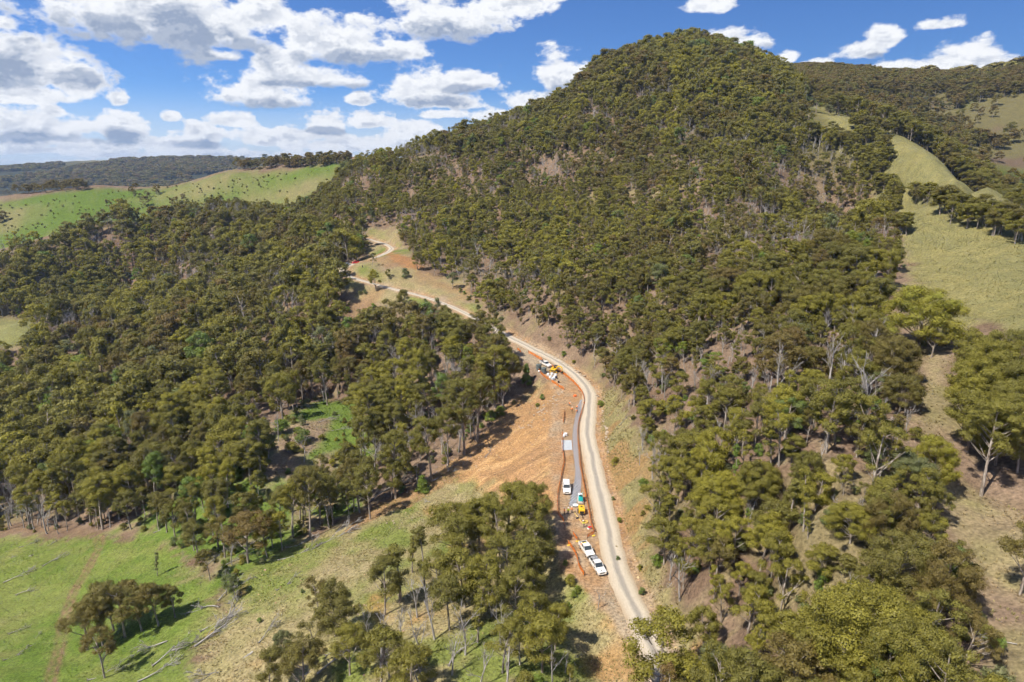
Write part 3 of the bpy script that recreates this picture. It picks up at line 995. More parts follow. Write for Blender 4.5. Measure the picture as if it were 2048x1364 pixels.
for k in range(4):
    h_ = 10.0
    t_, b_ = dead(h_, 640 + k, 0.42, 3, crook=0.13, twig=0.042)
    g_ = np.random.default_rng(660 + k)
    rt = Tubes()
    for q_ in range(7):
        a_ = q_ * 0.9 + g_.normal(0, .2)
        rt.tube(bez((0, 0, -0.3), (math.cos(a_) * .35, math.sin(a_) * .35, -0.55), (math.cos(a_) * .75, math.sin(a_) * .75, -0.6 + g_.normal(0, .15)), 3), (0.10, 0.06, 0.02), 3)
    LOGP.append((mesh_from('log_trunk', *t_, [M_DEAD2], smooth_=True), mesh_from('log_branches', *b_, [M_DEAD2], smooth_=True), mesh_from('log_roots', *rt.arrays(), [M_BARK], smooth_=True), h_))

# ------------------------------------------------------------------ where trees stand
KEEP = [  # ground the photograph shows unobstructed (photo pixels); no crown may stand in front of it
    [(1012, 668), (1062, 684), (1135, 728), (1190, 752), (1212, 800), (1205, 860), (1212, 950), (1240, 1050), (1290, 1150), (1340, 1240), (1318, 1275), (1262, 1285), (1200, 1190), (1130, 1150), (1105, 1040), (1118, 930), (1122, 800), (1070, 760), (1070, 725), (1015, 690)],
    [(1120, 760), (1060, 795), (1010, 840), (960, 885), (900, 935), (940, 965), (1110, 985), (1118, 880)],
    [(860, 962), (700, 1038), (560, 1112), (470, 1185), (450, 1250), (560, 1190), (640, 1130), (760, 1040), (870, 1010)],
    [(0, 1070), (190, 1075), (290, 1100), (300, 1140), (230, 1160), (140, 1190), (110, 1300), (0, 1364)],
    [(390, 1330), (470, 1250), (540, 1230), (550, 1330), (480, 1364), (390, 1364)],
    [(705, 522), (745, 512), (770, 490), (795, 500), (805, 515), (850, 545), (900, 565), (912, 592), (860, 598), (765, 574), (735, 560)],
    [(900, 596), (925, 606), (942, 620), (945, 636), (905, 616)],
    [(590, 850), (640, 800), (690, 815), (680, 860), (630, 900)],
    [(1608, 190), (1640, 198), (1708, 240), (1712, 272), (1660, 262), (1625, 228)], [(1785, 290), (1960, 348), (1960, 380), (1840, 360), (1785, 320)],
    [(1850, 440), (2048, 500), (2048, 640), (1990, 630), (1920, 640), (1900, 560), (1840, 490)],
    [(1850, 740), (1885, 720), (1880, 860), (1855, 860)], [(1900, 1000), (2048, 1030), (2048, 1130), (1960, 1100)], [(2010, 1180), (2048, 1180), (2048, 1364), (2020, 1364)],
    [(1215, 860), (1250, 850), (1275, 950), (1240, 1000)], [(1245, 1040), (1285, 1050), (1330, 1190), (1400, 1280), (1420, 1320), (1350, 1300), (1300, 1200)],
    [(0, 640), (70, 648), (50, 680), (0, 690)],
    [(1050, 640), (1130, 690), (1160, 730), (1090, 700)],
    [(780, 462), (745, 455), (770, 480)],
    [(1795, 405), (1830, 420), (1850, 470), (1880, 560), (1905, 640), (1890, 672), (1800, 668), (1775, 600), (1800, 545), (1812, 500), (1790, 430)],
]
KEEP = [np.array(k, float) for k in KEEP]
WOOD = wpoly([(-260, 600, 560), (0, 530, 545), (230, 478, 590), (450, 425, 625), (600, 375, 650), (700, 335, 690), (850, 285, 690), (1000, 238, 690), (1180, 165, 690), (1400, 92, 720), (1560, 140, 690),
              (1622, 205), (1655, 262), (1742, 342), (1798, 440), (1820, 545), (1850, 680, 178), (1838, 800, 145), (1835, 960, 118), (1905, 1060, 105), (1960, 1200, 93), (2005, 1364, 78), (2010, 1700, 55),
              (1300, 1700, 80), (1345, 1430, 103), (390, 1430, 128), (450, 1165, 166), (330, 1085, 205), (190, 1060, 222), (-160, 1052, 250), (-260, 800, 330)])
OPEN = [Z_SLOPE, Z_PAD, Z_UPPER, Z_RIGHT, Z_LEFT, Z_SLIP]
TREES = []          # x, y, z, height, width factor, proto key, tint, rot, note


def road_clear(px_, py_, marg_r=4.5, marg_l=5.0):
    k_, s_ = road_near(px_, py_)
    return np.where(s_ > 0, s_ > wr_[k_] + marg_r * 0.55, -s_ > wl_[k_] + marg_l * 0.35)


def crown_free(xx, yy, zz_, h, w):
    """False where the crown would cover ground that must stay visible"""
    ok = np.ones(len(xx), bool)
    for fz, fx_ in ((0.25, 0), (0.5, 0), (0.75, 0), (0.97, 0), (0.6, -1), (0.6, 1), (0.85, -0.7), (0.85, 0.7)):
        u, v, d = to_px(xx + fx_ * w * 0.8, yy, zz_ + h * fz)
        for K in KEEP:
            m = (u > K[:, 0].min()) & (u < K[:, 0].max()) & (v > K[:, 1].min()) & (v < K[:, 1].max())
            if m.any():
                j = np.where(m)[0]
                ok[j[inside(K, u[j], v[j])]] = False
    return ok


SP = 3.95
gx_, gy_ = np.meshgrid(np.arange(-520, 480, SP), np.arange(52, 760, SP))
gx_ = (gx_ + rng.uniform(-0.6, 0.6, gx_.shape) * SP).ravel(); gy_ = (gy_ + rng.uniform(-0.6, 0.6, gy_.shape) * SP).ravel()
m_ = (np.abs(np.arctan2(gx_, gy_)) < R(43)) & inside(WOOD, gx_, gy_)
for P in OPEN:
    m_ &= ~inside(P, gx_, gy_)
gx_, gy_ = gx_[m_], gy_[m_]
rc = road_clear(gx_, gy_)
gx_, gy_ = gx_[rc], gy_[rc]
gz_ = hz(gx_, gy_)
gr = np.hypot(gx_, gy_)
uu, vv, dd = to_px(gx_, gy_, gz_)
# regions: valley side (below the road, taller, wider apart) and hill side
below_ = (gz_ < np.interp(gx_, np.sort(road[:, 0]), road[np.argsort(road[:, 0]), 2]) - 1) & (gx_ < 25) & (gx_ > -400) & (uu < 1100)
n_hill = fbm(gx_, gy_, 30, 3, 91); n_fine = fbm(gx_, gy_, 10, 2, 95); n_tint = fbm(gx_, gy_, 22, 3, 97)
keep_p = np.where(below_, 0.66, 0.92)
keep_p = np.where(inside(Z_GULLY, gx_, gy_), 0.10, keep_p)
keep_p = np.where(inside(Z_BANK, gx_, gy_), 0.16, keep_p)
keep_p = np.where(sdist(Z_STRIP, gx_, gy_) > -1, 0.06, keep_p)
keep_p *= np.clip(1.0 + n_hill * 0.55 + n_fine * 0.4, np.where(below_, 0.5, 0.64), 1.0)
keep_p = np.where(inside(Z_FLOOR, gx_, gy_), keep_p * 0.55, keep_p)
kp = rng.random(len(gx_)) < keep_p
gx_, gy_, gz_, gr, uu, vv, below_, n_hill, n_tint, n_fine = [q[kp] for q in (gx_, gy_, gz_, gr, uu, vv, below_, n_hill, n_tint, n_fine)]
hh = np.where(below_, np.clip(rng.normal(14, 3.4, len(gx_)), 6.5, 21), np.clip(rng.normal(8.3, 2.4, len(gx_)), 4.0, 14.0))
hh = np.where((gz_ > 90) & (gr > 430), np.clip(rng.normal(11.5, 2.6, len(gx_)), 6, 17), hh)
hh = np.where((gr > 540) & (uu > 1160) & (uu < 1570) & (vv < 215), np.clip(rng.normal(16, 3, len(gx_)), 9, 22), hh)
ww = rng.uniform(0.75, 1.35, len(gx_))
sh_ = rng.random(len(gx_))
ok = crown_free(gx_, gy_, gz_, hh, 3.2 * ww)
# where a tall crown would hide open ground a low shrub may still stand
ok2 = crown_free(gx_, gy_, gz_, np.full(len(gx_), 3.0), np.full(len(gx_), 1.2)) & ~ok & (rng.random(len(gx_)) < 0.35)
tint_ = np.clip(0.45 + n_tint * 0.34 + rng.normal(0, 0.10, len(gx_)), 0.04, 0.70)
tint_ = np.where(rng.random(len(gx_)) < 0.045, rng.uniform(0.78, 0.98, len(gx_)), tint_)
dead_p = np.clip((fbm(gx_ + 0.6 * gy_, gy_ * 0.5, 24, 2, 120) - 0.10) * 2.3, 0, 0.58) + 0.10
isdead = (rng.random(len(gx_)) < dead_p) & ok
for i in range(len(gx_)):
    if isdead[i]:
        key = 'dead%d' % rng.integers(5)
        TREES.append([gx_[i], gy_[i], gz_[i], hh[i] * rng.uniform(0.75, 1.0), 1.0, key, 0.5, rng.uniform(0, 6.28), 'fill'])
        continue
    if ok[i]:
        far = gr[i] > 300
        if far:
            q = rng.random()
            key = 'far%d' % rng.integers(4) if q < 0.62 else ('faropen%d' % rng.integers(2) if q < 0.85 else 'farcol%d' % rng.integers(2))
        elif below_[i]:
            key = 'tall%d' % rng.integers(5) if rng.random() < 0.8 else 'mid%d' % rng.integers(5)
        else:
            q = rng.random()
            key = 'mid%d' % rng.integers(5) if q < 0.52 else ('open%d' % rng.integers(3) if q < 0.80 else ('column%d' % rng.integers(2) if q < 0.93 else 'broad%d' % rng.integers(3)))
        TREES.append([gx_[i], gy_[i], gz_[i], hh[i], ww[i], key, tint_[i], rng.uniform(0, 6.28), 'fill'])
    elif ok2[i]:
        TREES.append([gx_[i], gy_[i], gz_[i], rng.uniform(1.5, 3.2), 1.0, 'shrub%d' % rng.integers(3), tint_[i] * 0.6 + rng.choice([0.3, 0.45]), rng.uniform(0, 6.28), 'under'])
# undergrowth in the woods
for _ in range(2200):
    a = rng.uniform(-0.72, 0.72); r_ = rng.uniform(75, 360)
    X, Y = r_ * math.sin(a), r_ * math.cos(a)
    if not inside(WOOD, X, Y) or any(inside(P, X, Y) for P in (Z_SLOPE, Z_PAD, Z_RIGHT, Z_SLIP)) or (inside(Z_BANK, X, Y) and rng.random() < 0.75):
        continue
    if not road_clear(np.array([X]), np.array([Y]), 3, 2)[0]:
        continue
    hs = rng.uniform(0.9, 2.8)
    if not crown_free(np.array([X]), np.array([Y]), hz(np.array([X]), np.array([Y])), np.array([hs]), np.array([0.8]))[0] and rng.random() < 0.7:
        continue
    TREES.append([X, Y, float(hz(X, Y)), hs, rng.uniform(0.9, 1.4), 'shrub%d' % rng.integers(3), rng.choice([0.35, 0.45, 0.6, 0.83, 0.93, 0.97]), rng.uniform(0, 6.28), 'under'])

# trees one can pick out in the photograph: base pixel, height (m), width factor, shape, tint, label
PICK = [
    (1068, 1080, 14, 0.9, 'mid4', 0.50, 'olive gum nearest the orange fence at the edge of the work bench'),
    (1057, 1167, 15, 1.1, 'mid1', 0.42, 'dense dark gum at the road end of the roadside clump'),
    (1040, 1122, 16, 1.0, 'mid2', 0.50, 'round olive gum at the top of the roadside clump'),
    (1000, 1165, 18, 1.0, 'tall1', 0.52, 'tallest gum in the middle of the roadside clump'),
    (960, 1135, 18, 1.05, 'tall2', 0.55, 'yellowish gum on the upper side of the roadside clump facing the slip'),
    (930, 1160, 15, 1.0, 'mid0', 0.48, 'olive gum on the downhill side of the roadside clump'),
    (985, 1232, 13.5, 1.1, 'mid3', 0.58, 'lit gum low in the roadside clump above the dead trees'),
    (1032, 1252, 12, 1.0, 'mid4', 0.45, 'small dark gum at the lower end of the roadside clump'),
    (955, 1285, 13, 0.9, 'column0', 0.50, 'narrow leafy gum with foliage down its stem beside the dead trees'),
    (1085, 1345, 11, 1.15, 'mid0', 0.60, 'yellow green gum below the road near the bottom edge'),
    (1005, 1345, 10, 1.1, 'mid2', 0.52, 'olive gum among grey dead branches near the bottom edge'),
    (849, 1172, 14, 1.0, 'column1', 0.38, 'thin tall gum with foliage along its stem on the dry slope'),
    (824, 1145, 11, 0.9, 'column0', 0.42, 'thin sparse gum with a bare lower stem on the dry slope'),
    (800, 1205, 13.5, 1.5, 'column1', 0.45, 'bushy columnar gum on the dry slope left of the thin gums'),
    (880, 1215, 13, 1.0, 'open1', 0.46, 'spreading gum between the thin gums and the roadside clump'),
    (671, 1272, 13, 0.85, 'mid3', 0.36, 'brownish gum standing by fallen branches on the lower slope'),
    (640, 1240, 10, 0.9, 'open2', 0.25, 'open brown gum leaning downhill on the lower slope'),
    (700, 1350, 10, 1.1, 'mid4', 0.55, 'round olive gum at the bottom edge beside dead wood'),
    (610, 1400, 11, 1.2, 'mid1', 0.30, 'brown gum rising from below the bottom edge'),
    (820, 1400, 11, 1.1, 'mid3', 0.55, 'yellowish gum at the bottom edge among grey dead trees'),
    (1318, 1425, 15, 1.25, 'mid3', 0.62, 'bright yellow green gum beside the road at the bottom edge'),
    (1385, 1440, 10.5, 1.2, 'mid2', 0.58, 'olive gum against the red cutting at the bottom edge'),
    (905, 1120, 15, 1.1, 'mid4', 0.50, 'gum at the uphill corner of the roadside clump'),
    (1015, 1085, 15, 1.15, 'mid0', 0.56, 'sunlit gum at the slip end of the roadside clump'),
    (985, 1110, 16, 1.1, 'open1', 0.50, 'spreading gum between the slip and the middle of the roadside clump'),
    (1065, 1215, 13, 1.1, 'mid3', 0.44, 'dark gum behind the dense one at the road end of the clump'),
    (930, 1215, 14, 1.15, 'mid1', 0.54, 'full crowned gum on the left flank of the roadside clump'),
    (1010, 1200, 15, 1.1, 'open2', 0.48, 'forked gum in the heart of the roadside clump'),
    (900, 1260, 12, 1.0, 'mid2', 0.40, 'dark gum above the dead stand'),
    (1060, 1290, 11, 1.1, 'mid1', 0.56, 'low gum on the grass above the bottom edge'),
    (1110, 1300, 9, 1.0, 'mid0', 0.60, 'small yellowish gum between the clump and the lower road'),
    (770, 1230, 12, 1.0, 'mid0', 0.38, 'dull gum on the dry slope above the dead stand'),
    (690, 1300, 11, 1.1, 'mid4', 0.34, 'brownish gum next to the lower slope logs'),
    (635, 1330, 10, 1.1, 'open0', 0.32, 'open crowned gum near the lower slope logs'),
    (760, 1395, 12, 1.1, 'mid2', 0.50, 'gum rising from the bottom edge left of the dead stand'),
    (540, 1390, 9, 1.1, 'mid0', 0.35, 'gum at the bottom edge on the grassy slope'),
    (175, 1300, 12, 1.2, 'mid4', 0.26, 'dark brown gum at the track side of the paddock clump'),
    (228, 1262, 13, 1.1, 'mid0', 0.32, 'olive brown gum at the back of the paddock clump'),
    (285, 1262, 12, 1.15, 'mid3', 0.22, 'russet gum in the paddock clump next to its right end'),
    (350, 1235, 8, 1.2, 'mid0', 0.34, 'low gum just right of the paddock clump'),
    (450, 1115, 12, 1.2, 'open1', 0.24, 'brown gum behind the big russet one'),
    (420, 1160, 8, 1.1, 'mid2', 0.30, 'small gum above the pale fallen branches'),
    (545, 1095, 11, 1.0, 'tall0', 0.40, 'slim gum at the lower mouth of the gully'),
    (500, 1060, 12, 1.1, 'mid3', 0.34, 'gum in the grass at the gully mouth'),
    (350, 1075, 11, 1.1, 'mid1', 0.36, 'gum straggling out from the wood into the paddock'),
    (942, 588, 10, 1.0, 'mid2', 0.46, 'olive tree at the right end of the upper clearing'),
    (928, 566, 10, 1.1, 'open1', 0.40, 'open crowned gum above the right end of the upper clearing'),
    (870, 552, 9, 0.9, 'open2', 0.44, 'leaning gum on the bank below the red cutting'),
    (835, 540, 10, 1.0, 'mid0', 0.48, 'gum hanging over the red cutting'),
    (775, 560, 6, 0.9, 'mid3', 0.42, 'small gum on the grass inside the hairpin'),
    (745, 535, 8, 0.8, 'open0', 0.40, 'thin gum between the two legs of the hairpin'),
    (1945, 770, 12, 1.1, 'mid1', 0.54, 'olive gum at the top of the right edge clump'),
    (2000, 775, 12, 1.1, 'broad0', 0.46, 'domed dark olive gum at the top of the right edge clump'),
    (1950, 830, 12, 1.1, 'broad1', 0.60, 'yellowish domed gum in the right edge clump'),
    (1990, 850, 12, 1.0, 'mid3', 0.52, 'slim gum in the middle of the right edge clump'),
    (2040, 840, 12, 1.1, 'broad2', 0.42, 'dark domed gum cut by the right edge'),
    (1935, 905, 12, 1.0, 'mid4', 0.50, 'gum at the lower side of the right edge clump'),
    (1990, 930, 13, 1.0, 'broad0', 0.54, 'domed gum beside the pale trunked one'),
    (2035, 945, 13, 1.0, 'mid2', 0.48, 'gum at the right edge beside the pale trunked one'),
    (209, 1356, 12, 1.0, 'open1', 0.20, 'leaning brown gum with a bare grey trunk beside the farm track'),
    (206, 1292, 13, 1.15, 'mid1', 0.28, 'dark gum on the paddock side of the farm track clump'),
    (250, 1274, 14.5, 1.2, 'open2', 0.30, 'large brown gum in the middle of the paddock clump'),
    (318, 1252, 11.5, 1.1, 'mid2', 0.25, 'brownish gum at the right end of the paddock clump'),
    (315, 1152, 7, 0.7, 'column0', 0.99, 'small thin blue green tree alone in the paddock grass'),
    (397, 1122, 11, 1.1, 'mid0', 0.38, 'olive gum with a visible trunk at the paddock edge'),
    (496, 1126, 14, 1.35, 'mid4', 0.10, 'big russet brown gum where the paddock meets the slope'),
    (470, 1192, 6, 1.3, 'mid1', 0.93, 'dark green bushy tree at the foot of the dry slope'),
    (197, 1059, 13, 0.95, 'tall0', 0.34, 'gum with a long bare trunk over the bend of the farm track'),
    (159, 1047, 11, 1.0, 'tall3', 0.40, 'gum on the wood edge left of the track bend'),
    (118, 1038, 13, 1.0, 'tall4', 0.38, 'leaning gum on the wood edge above the farm track'),
    (54, 1042, 7, 1.6, 'mid3', 0.96, 'low blue green tree at the wood edge on the far left'),
    (318, 1059, 13, 1.1, 'tall1', 0.36, 'gum over fallen timber on the wood edge'),
    (575, 1335, 7.5, 0.9, 'mid2', 0.97, 'blue green sapling on the lower slope near the bottom edge'),
    (655, 811, 20, 1.0, 'tall2', 0.45, 'tall gum with bare stems above the gully clearing'),
    (929, 908, 25, 1.0, 'tall3', 0.45, 'very tall pale trunked gum above the slip toe'),
    (954, 884, 22, 1.0, 'tall1', 0.42, 'second tall gum behind the very tall one above the slip toe'),
    (990, 816, 23, 1.25, 'tall4', 0.56, 'tall broad gum standing between the slip and the road'),
    (896, 932, 19, 1.0, 'tall0', 0.40, 'bare stemmed gum over the dead log at the slip toe'),
    (864, 963, 21, 1.0, 'tall2', 0.48, 'tall gum beside the bright green bush at the slip toe'),
    (792, 997, 21, 1.0, 'tall3', 0.46, 'leaning tall gum over fallen logs in the gully'),
    (741, 1038, 16, 1.0, 'tall4', 0.42, 'dark gum at the toe of the grassy slope'),
    (666, 1052, 15, 1.0, 'tall1', 0.40, 'gum with a thin straight trunk at the gully edge'),
    (600, 1045, 13, 1.0, 'mid2', 0.42, 'round gum in the gully grass'),
    (845, 985, 5.5, 1.5, 'cone0', 0.82, 'bright green bushy tree at the slip toe'),
    (1053, 770, 8.5, 0.9, 'cone0', 0.86, 'bright green conical tree beside the grey water tanks'),
    (880, 668, 8, 1.2, 'cone0', 0.80, 'vivid green tree below the upper road'),
    (752, 582, 11.5, 1.0, 'mid1', 0.70, 'rounded green tree standing on the road below the hairpin'),
    (905, 660, 6, 1.0, 'mid0', 0.98, 'small blue green tree next to the vivid green tree'),
    (810, 650, 17, 1.1, 'tall0', 0.34, 'dark gum with a wide crown below the upper road'),
    (905, 578, 9, 1.0, 'mid4', 0.97, 'slender blue green tree on the bank above the upper road'),
    (810, 555, 5, 1.0, 'shrub0', 0.95, 'small shrubby tree on the red cutting'),
    (1835, 700, 15.5, 1.30, 'broad0', 0.73, 'large round yellow green tree at the fence line on the grassy spur'),
    (1862, 715, 9, 1.0, 'mid3', 0.60, 'small gum tucked under the large round tree'),
    (1962, 992, 17, 1.1, 'tall4', 0.52, 'big gum with a pale trunk on the bare strip'),
    (1975, 805, 13, 1.05, 'broad1', 0.56, 'wide crowned gum on the edge of the grassy spur'),
    (1925, 860, 11, 1.0, 'mid2', 0.62, 'yellowish gum beside the bare fence strip'),
    (2015, 890, 12, 1.0, 'broad2', 0.50, 'dense olive gum near the right edge of the strip'),
    (2040, 1190, 11, 1.0, 'mid4', 0.25, 'dark brown gum on the bare ground at the right edge'),
    (1690, 1345, 10.5, 0.8, 'broad1', 0.70, 'lime yellow spreading gum near the lower right'),
    (1790, 1410, 11, 0.85, 'broad2', 0.52, 'broad olive gum rising beside the lime yellow one'),
    (1880, 1240, 10.5, 0.85, 'broad0', 0.18, 'broad dark brown gum in the lower right forest'),
    (1775, 1110, 10, 0.75, 'broad1', 0.20, 'brown domed gum uphill of the lime yellow one'),
    (1860, 985, 10, 0.8, 'broad2', 0.72, 'bright yellow green domed gum by the bare strip'),
    (1660, 300, 13, 0.8, 'broad1', 0.56, 'domed gum at the upper end of the grassy spur'),
    (1785, 400, 12, 0.8, 'broad0', 0.60, 'domed yellowish gum on the spur edge'),
]
PLACED_TREES = []
for (u, v, h, w, key, tn, lab) in PICK:
    p = ground(u, v) if v < 1364 or True else None
    PLACED_TREES.append([p[0], p[1], p[2], h, w, key, tn, rng.uniform(0, 6.28), lab])
# far scattered trees on the paddock hill, the right hand hill and behind the spur
SCAT = []


def scat(u, v, h, w=1.1, tn=0.3, key=None, z=None):
    p = ground(u, v)
    SCAT.append([p[0], p[1], p[2], h, w, key or 'far%d' % rng.integers(4), tn, rng.uniform(0, 6.28), 'far'])


for (u, v) in [(262, 388), (272, 380), (268, 395), (295, 395), (312, 388), (315, 390), (368, 402), (350, 415), (355, 420), (345, 410), (220, 420), (226, 428), (207, 434), (240, 436), (250, 437), (246, 443), (170, 380), (292, 412), (0, 445), (8, 441), (-4, 448)]:
    scat(u, v, rng.uniform(8, 12), rng.uniform(1.0, 1.5), 0.15)
for t in np.linspace(0, 1, 70):        # wooded crest of the paddock hill
    if t < 0.42:
        u = 290 + t / 0.42 * 140; v = 362 - t / 0.42 * 30
    else:
        u = 462 + (t - .42) / .58 * 235; v = 336 - (t - .42) / .58 * 12
    for k in range(3):
        scat(u + rng.normal(0, 5), v + rng.uniform(-2, 7), rng.uniform(9, 14), rng.uniform(1.0, 1.4), rng.uniform(0.05, 0.35))
for t in np.linspace(0, 1, 60):        # dark belt beyond the left end of the crest
    scat(-60 + 230 * t, 392 - 14 * t + rng.uniform(-5, 3), rng.uniform(9, 14), 1.4, 0.2)
ri_p = wpoly([(1590, 172), (1640, 176), (1760, 182), (1900, 190), (1960, 225), (2160, 250), (2160, 120), (1950, 138), (1700, 140), (1590, 150)])
cn = 0
for _ in range(26000):
    a = rng.uniform(R(18), R(42)); r_ = rng.uniform(560, 1150)
    X, Y = r_ * math.sin(a), r_ * math.cos(a)
    z_ = float(hz(X, Y))
    u, v, d = to_px(X, Y, z_)
    dens = 0
    if v < 186:
        dens = 0.7
    elif u > 1850 and v < 300:
        dens = 0.22 if fbm(np.array([X]), np.array([Y]), 60, 2, 5)[0] > 0.10 else 0.012
    elif u > 1650 and v < 260:
        dens = 0.25 if fbm(np.array([X]), np.array([Y]), 40, 2, 6)[0] > 0.04 else 0.03
    elif d > 500:
        dens = 0.015
    if rng.random() < dens:
        bl = 1650 < u < 1900 and 195 < v < 280 and rng.random() < 0.6
        SCAT.append([X, Y, z_, rng.uniform(5, 8) if bl else rng.uniform(9, 15), rng.uniform(1.0, 1.5), 'far%d' % rng.integers(4), 0.99 if bl else rng.uniform(0.08, 0.40), rng.uniform(0, 6.28), 'far'])
# belt of trees just behind the skyline of the grassy spur and clumps on it
for _ in range(420):
    t = rng.random()
    u0 = 1660 + 420 * t; d0 = 500 - 150 * t
    X, Y, _z = at_depth(u0 + rng.normal(0, 12), 300, d0 + rng.uniform(18, 95))
    if t < 0.22 and rng.random() < 0.5:
        continue
    z_ = float(hz(X, Y))
    SCAT.append([X, Y, z_, rng.uniform(10, 16), rng.uniform(1.0, 1.5), 'mid%d' % rng.integers(5), rng.uniform(0.2, 0.56), rng.uniform(0, 6.28), 'far'])
for (u, v, h, n, sp) in [(1850, 400, 9, 7, 16), (1900, 425, 10, 10, 22), (1950, 450, 10, 7, 16), (2010, 470, 10, 7, 20), (2044, 480, 10, 4, 12), (1670, 215, 14, 2, 3), (1715, 262, 10, 9, 10), (1690, 300, 10, 9, 14), (1720, 325, 10, 9, 14), (1745, 352, 9, 9, 14), (1765, 385, 9, 9, 12), (1665, 285, 10, 6, 10), (1780, 425, 9, 8, 10), (1800, 470, 8, 8, 8), (1735, 285, 11, 9, 10), (1770, 330, 10, 9, 10), (1755, 350, 9, 6, 10), (1790, 400, 8, 6, 8), (1760, 300, 10, 5, 7), (1750, 265, 10, 5, 7), (1775, 268, 9, 5, 8), (2040, 420, 8, 5, 14)]:
    for _ in range(n):
        scat(u + rng.normal(0, sp), v + rng.normal(0, sp * 0.35), h * rng.uniform(0.8, 1.15), rng.uniform(1.1, 1.5), rng.uniform(0.25, 0.6), 'mid%d' % rng.integers(5))
for _ in range(520):                   # low scrub on the paddock hill
    u, v = rng.uniform(0, 660), 0
    v = np.interp(u, [0, 300, 660], [405, 372, 335]) + rng.uniform(3, 80)
    if fbm(np.array([u]), np.array([v * 2]), 60, 2, 15)[0] < 0.0 and rng.random() < 0.7:
        continue
    p = ground(u, v)
    if math.hypot(p[0], p[1]) < 600:
        continue
    SCAT.append([p[0], p[1], p[2], rng.uniform(0.8, 2.0), 1.5, 'shrub%d' % rng.integers(3), 0.4, 0, 'far'])
for _ in range(9000):                  # forest on the far blue range
    a = rng.uniform(R(-44), R(-8)); r_ = rng.uniform(1500, 3900)
    X, Y = r_ * math.sin(a), r_ * math.cos(a)
    if fbm(np.array([X]), np.array([Y]), 500, 3, 8)[0] < -0.12:
        continue
    SCAT.append([X, Y, float(hz(X, Y)) - 1, rng.uniform(14, 20), rng.uniform(1.3, 2.0), 'vfar%d' % rng.integers(2), rng.uniform(0.05, 0.4), rng.uniform(0, 6.28), 'far'])
for _ in range(5000):                  # wooded country behind the hill, seen beside its flanks
    a = rng.uniform(R(-8), R(44)); r_ = rng.uniform(1100, 3600)
    SCAT.append([r_ * math.sin(a), r_ * math.cos(a), float(hz(r_ * math.sin(a), r_ * math.cos(a))), rng.uniform(14, 20), rng.uniform(1.3, 2.0), 'vfar%d' % rng.integers(2), rng.uniform(0.05, 0.4), 0, 'far'])

# ------------------------------------------------------------------ the nearest trees are objects of their own
LIVE = [t for t in TREES if t[8] == 'fill' and not t[5].startswith('dead')]
DEADT = [t for t in TREES if t[5].startswith('dead')]


def size_px(t):
    u, v, d = to_px(t[0], t[1], t[2] + t[3] * 0.6)
    if u < -40 or u > 2090 or v < -40 or v > 1420:
        return 0
    return t[3] * t[4] / d


LIVE.sort(key=size_px, reverse=True)
N_IND = max(0, 300 - len(PLACED_TREES))
NEAR, REST = LIVE[:N_IND], LIVE[N_IND:]
DEADT.sort(key=size_px, reverse=True)
NEAR_DEAD, REST_DEAD = DEADT[:70], DEADT[70:]


def zone_label(t):
    u, v, d = to_px(t[0], t[1], t[2])
    k = t[6]
    hue = 'russet brown' if k < 0.22 else ('dark olive' if k < 0.4 else ('olive green' if k < 0.56 else ('yellow green' if k < 0.76 else ('fresh green' if k < 0.88 else 'blue green'))))
    hs_ = 'tall ' if t[3] > (17 if u < 1100 else 12) else ('small ' if t[3] < (13.5 if u < 1100 else 9) else '')
    near_ = min((q for q in LAND if (q[0] < 1100) == (u < 1100)), key=lambda q: (q[0] - u) ** 2 + ((q[1] - v) * 1.2) ** 2)
    return hs_ + hue + ' gum ' + near_[2], 'gums ' + near_[2]


LAND = [(60, 1030, 'on the left wood edge above the farm track'), (330, 1040, 'on the wood edge above the paddock corner'), (560, 1030, 'in the lower gully'), (640, 850, 'round the gully clearing'), (790, 960, 'over the logs left of the slip toe'), (930, 860, 'right above the slip toe'), (1000, 740, 'between the slip and the road'), (870, 700, 'below the upper road'), (690, 720, 'in the wood under the hairpin'), (450, 850, 'in the valley wood left of the gully'), (250, 900, 'in the left valley wood'), (200, 700, 'high in the left valley wood'), (850, 1250, 'on the dry slope near the dead stand'),
        (1230, 790, 'on the bank at the road bend'), (1290, 900, 'above the road below the bend'), (1300, 1060, 'over the road opposite the compressor'), (1370, 1200, 'over the red cutting'), (1450, 1330, 'right of the red cutting at the bottom edge'), (1420, 900, 'on the middle slope above the bend'), (1500, 1080, 'on the middle slope above the lower road'), (1600, 900, 'downhill of the white dead trees'), (1620, 760, 'among the white dead trees'), (1650, 1100, 'in the middle of the right forest'), (1600, 1300, 'left of the lime yellow gum'), (1750, 1250, 'uphill of the lime yellow gum'), (1780, 950, 'along the bare fence strip'), (1870, 1150, 'beside the bare ground on the right'), (1900, 1330, 'in the lower right corner'), (1780, 750, 'below the large round tree'), (1480, 700, 'in the forest above the bend')]


def add_tree(t, label, group=None, cat='tree'):
    tm, cm, h0, _ = PROTO[t[5]]
    o = thing('gum_tree' if t[3] > 4 else 'shrub', label, cat, (t[0], t[1], t[2]), t[7], group)
    s = t[3] / h0
    o.scale = (s * t[4], s * t[4], s)
    link('trunk', tm, o)
    c = link('crown', cm, o)
    c['tint'] = float(t[6])
    return o


for t in PLACED_TREES:
    add_tree(t, t[8], 'gum trees')
for t in NEAR:
    l_, g_ = zone_label(t)
    add_tree(t, l_, g_)


def add_dead(t, label, group=None):
    tm, bm_, h0 = DEADP[t[5]][:3]
    o = thing('dead_tree', label, 'dead tree', (t[0], t[1], t[2]), t[7], group)
    s = t[3] / h0
    o.scale = (s, s, s)
    link('trunk', tm, o); link('branches', bm_, o)
    return o


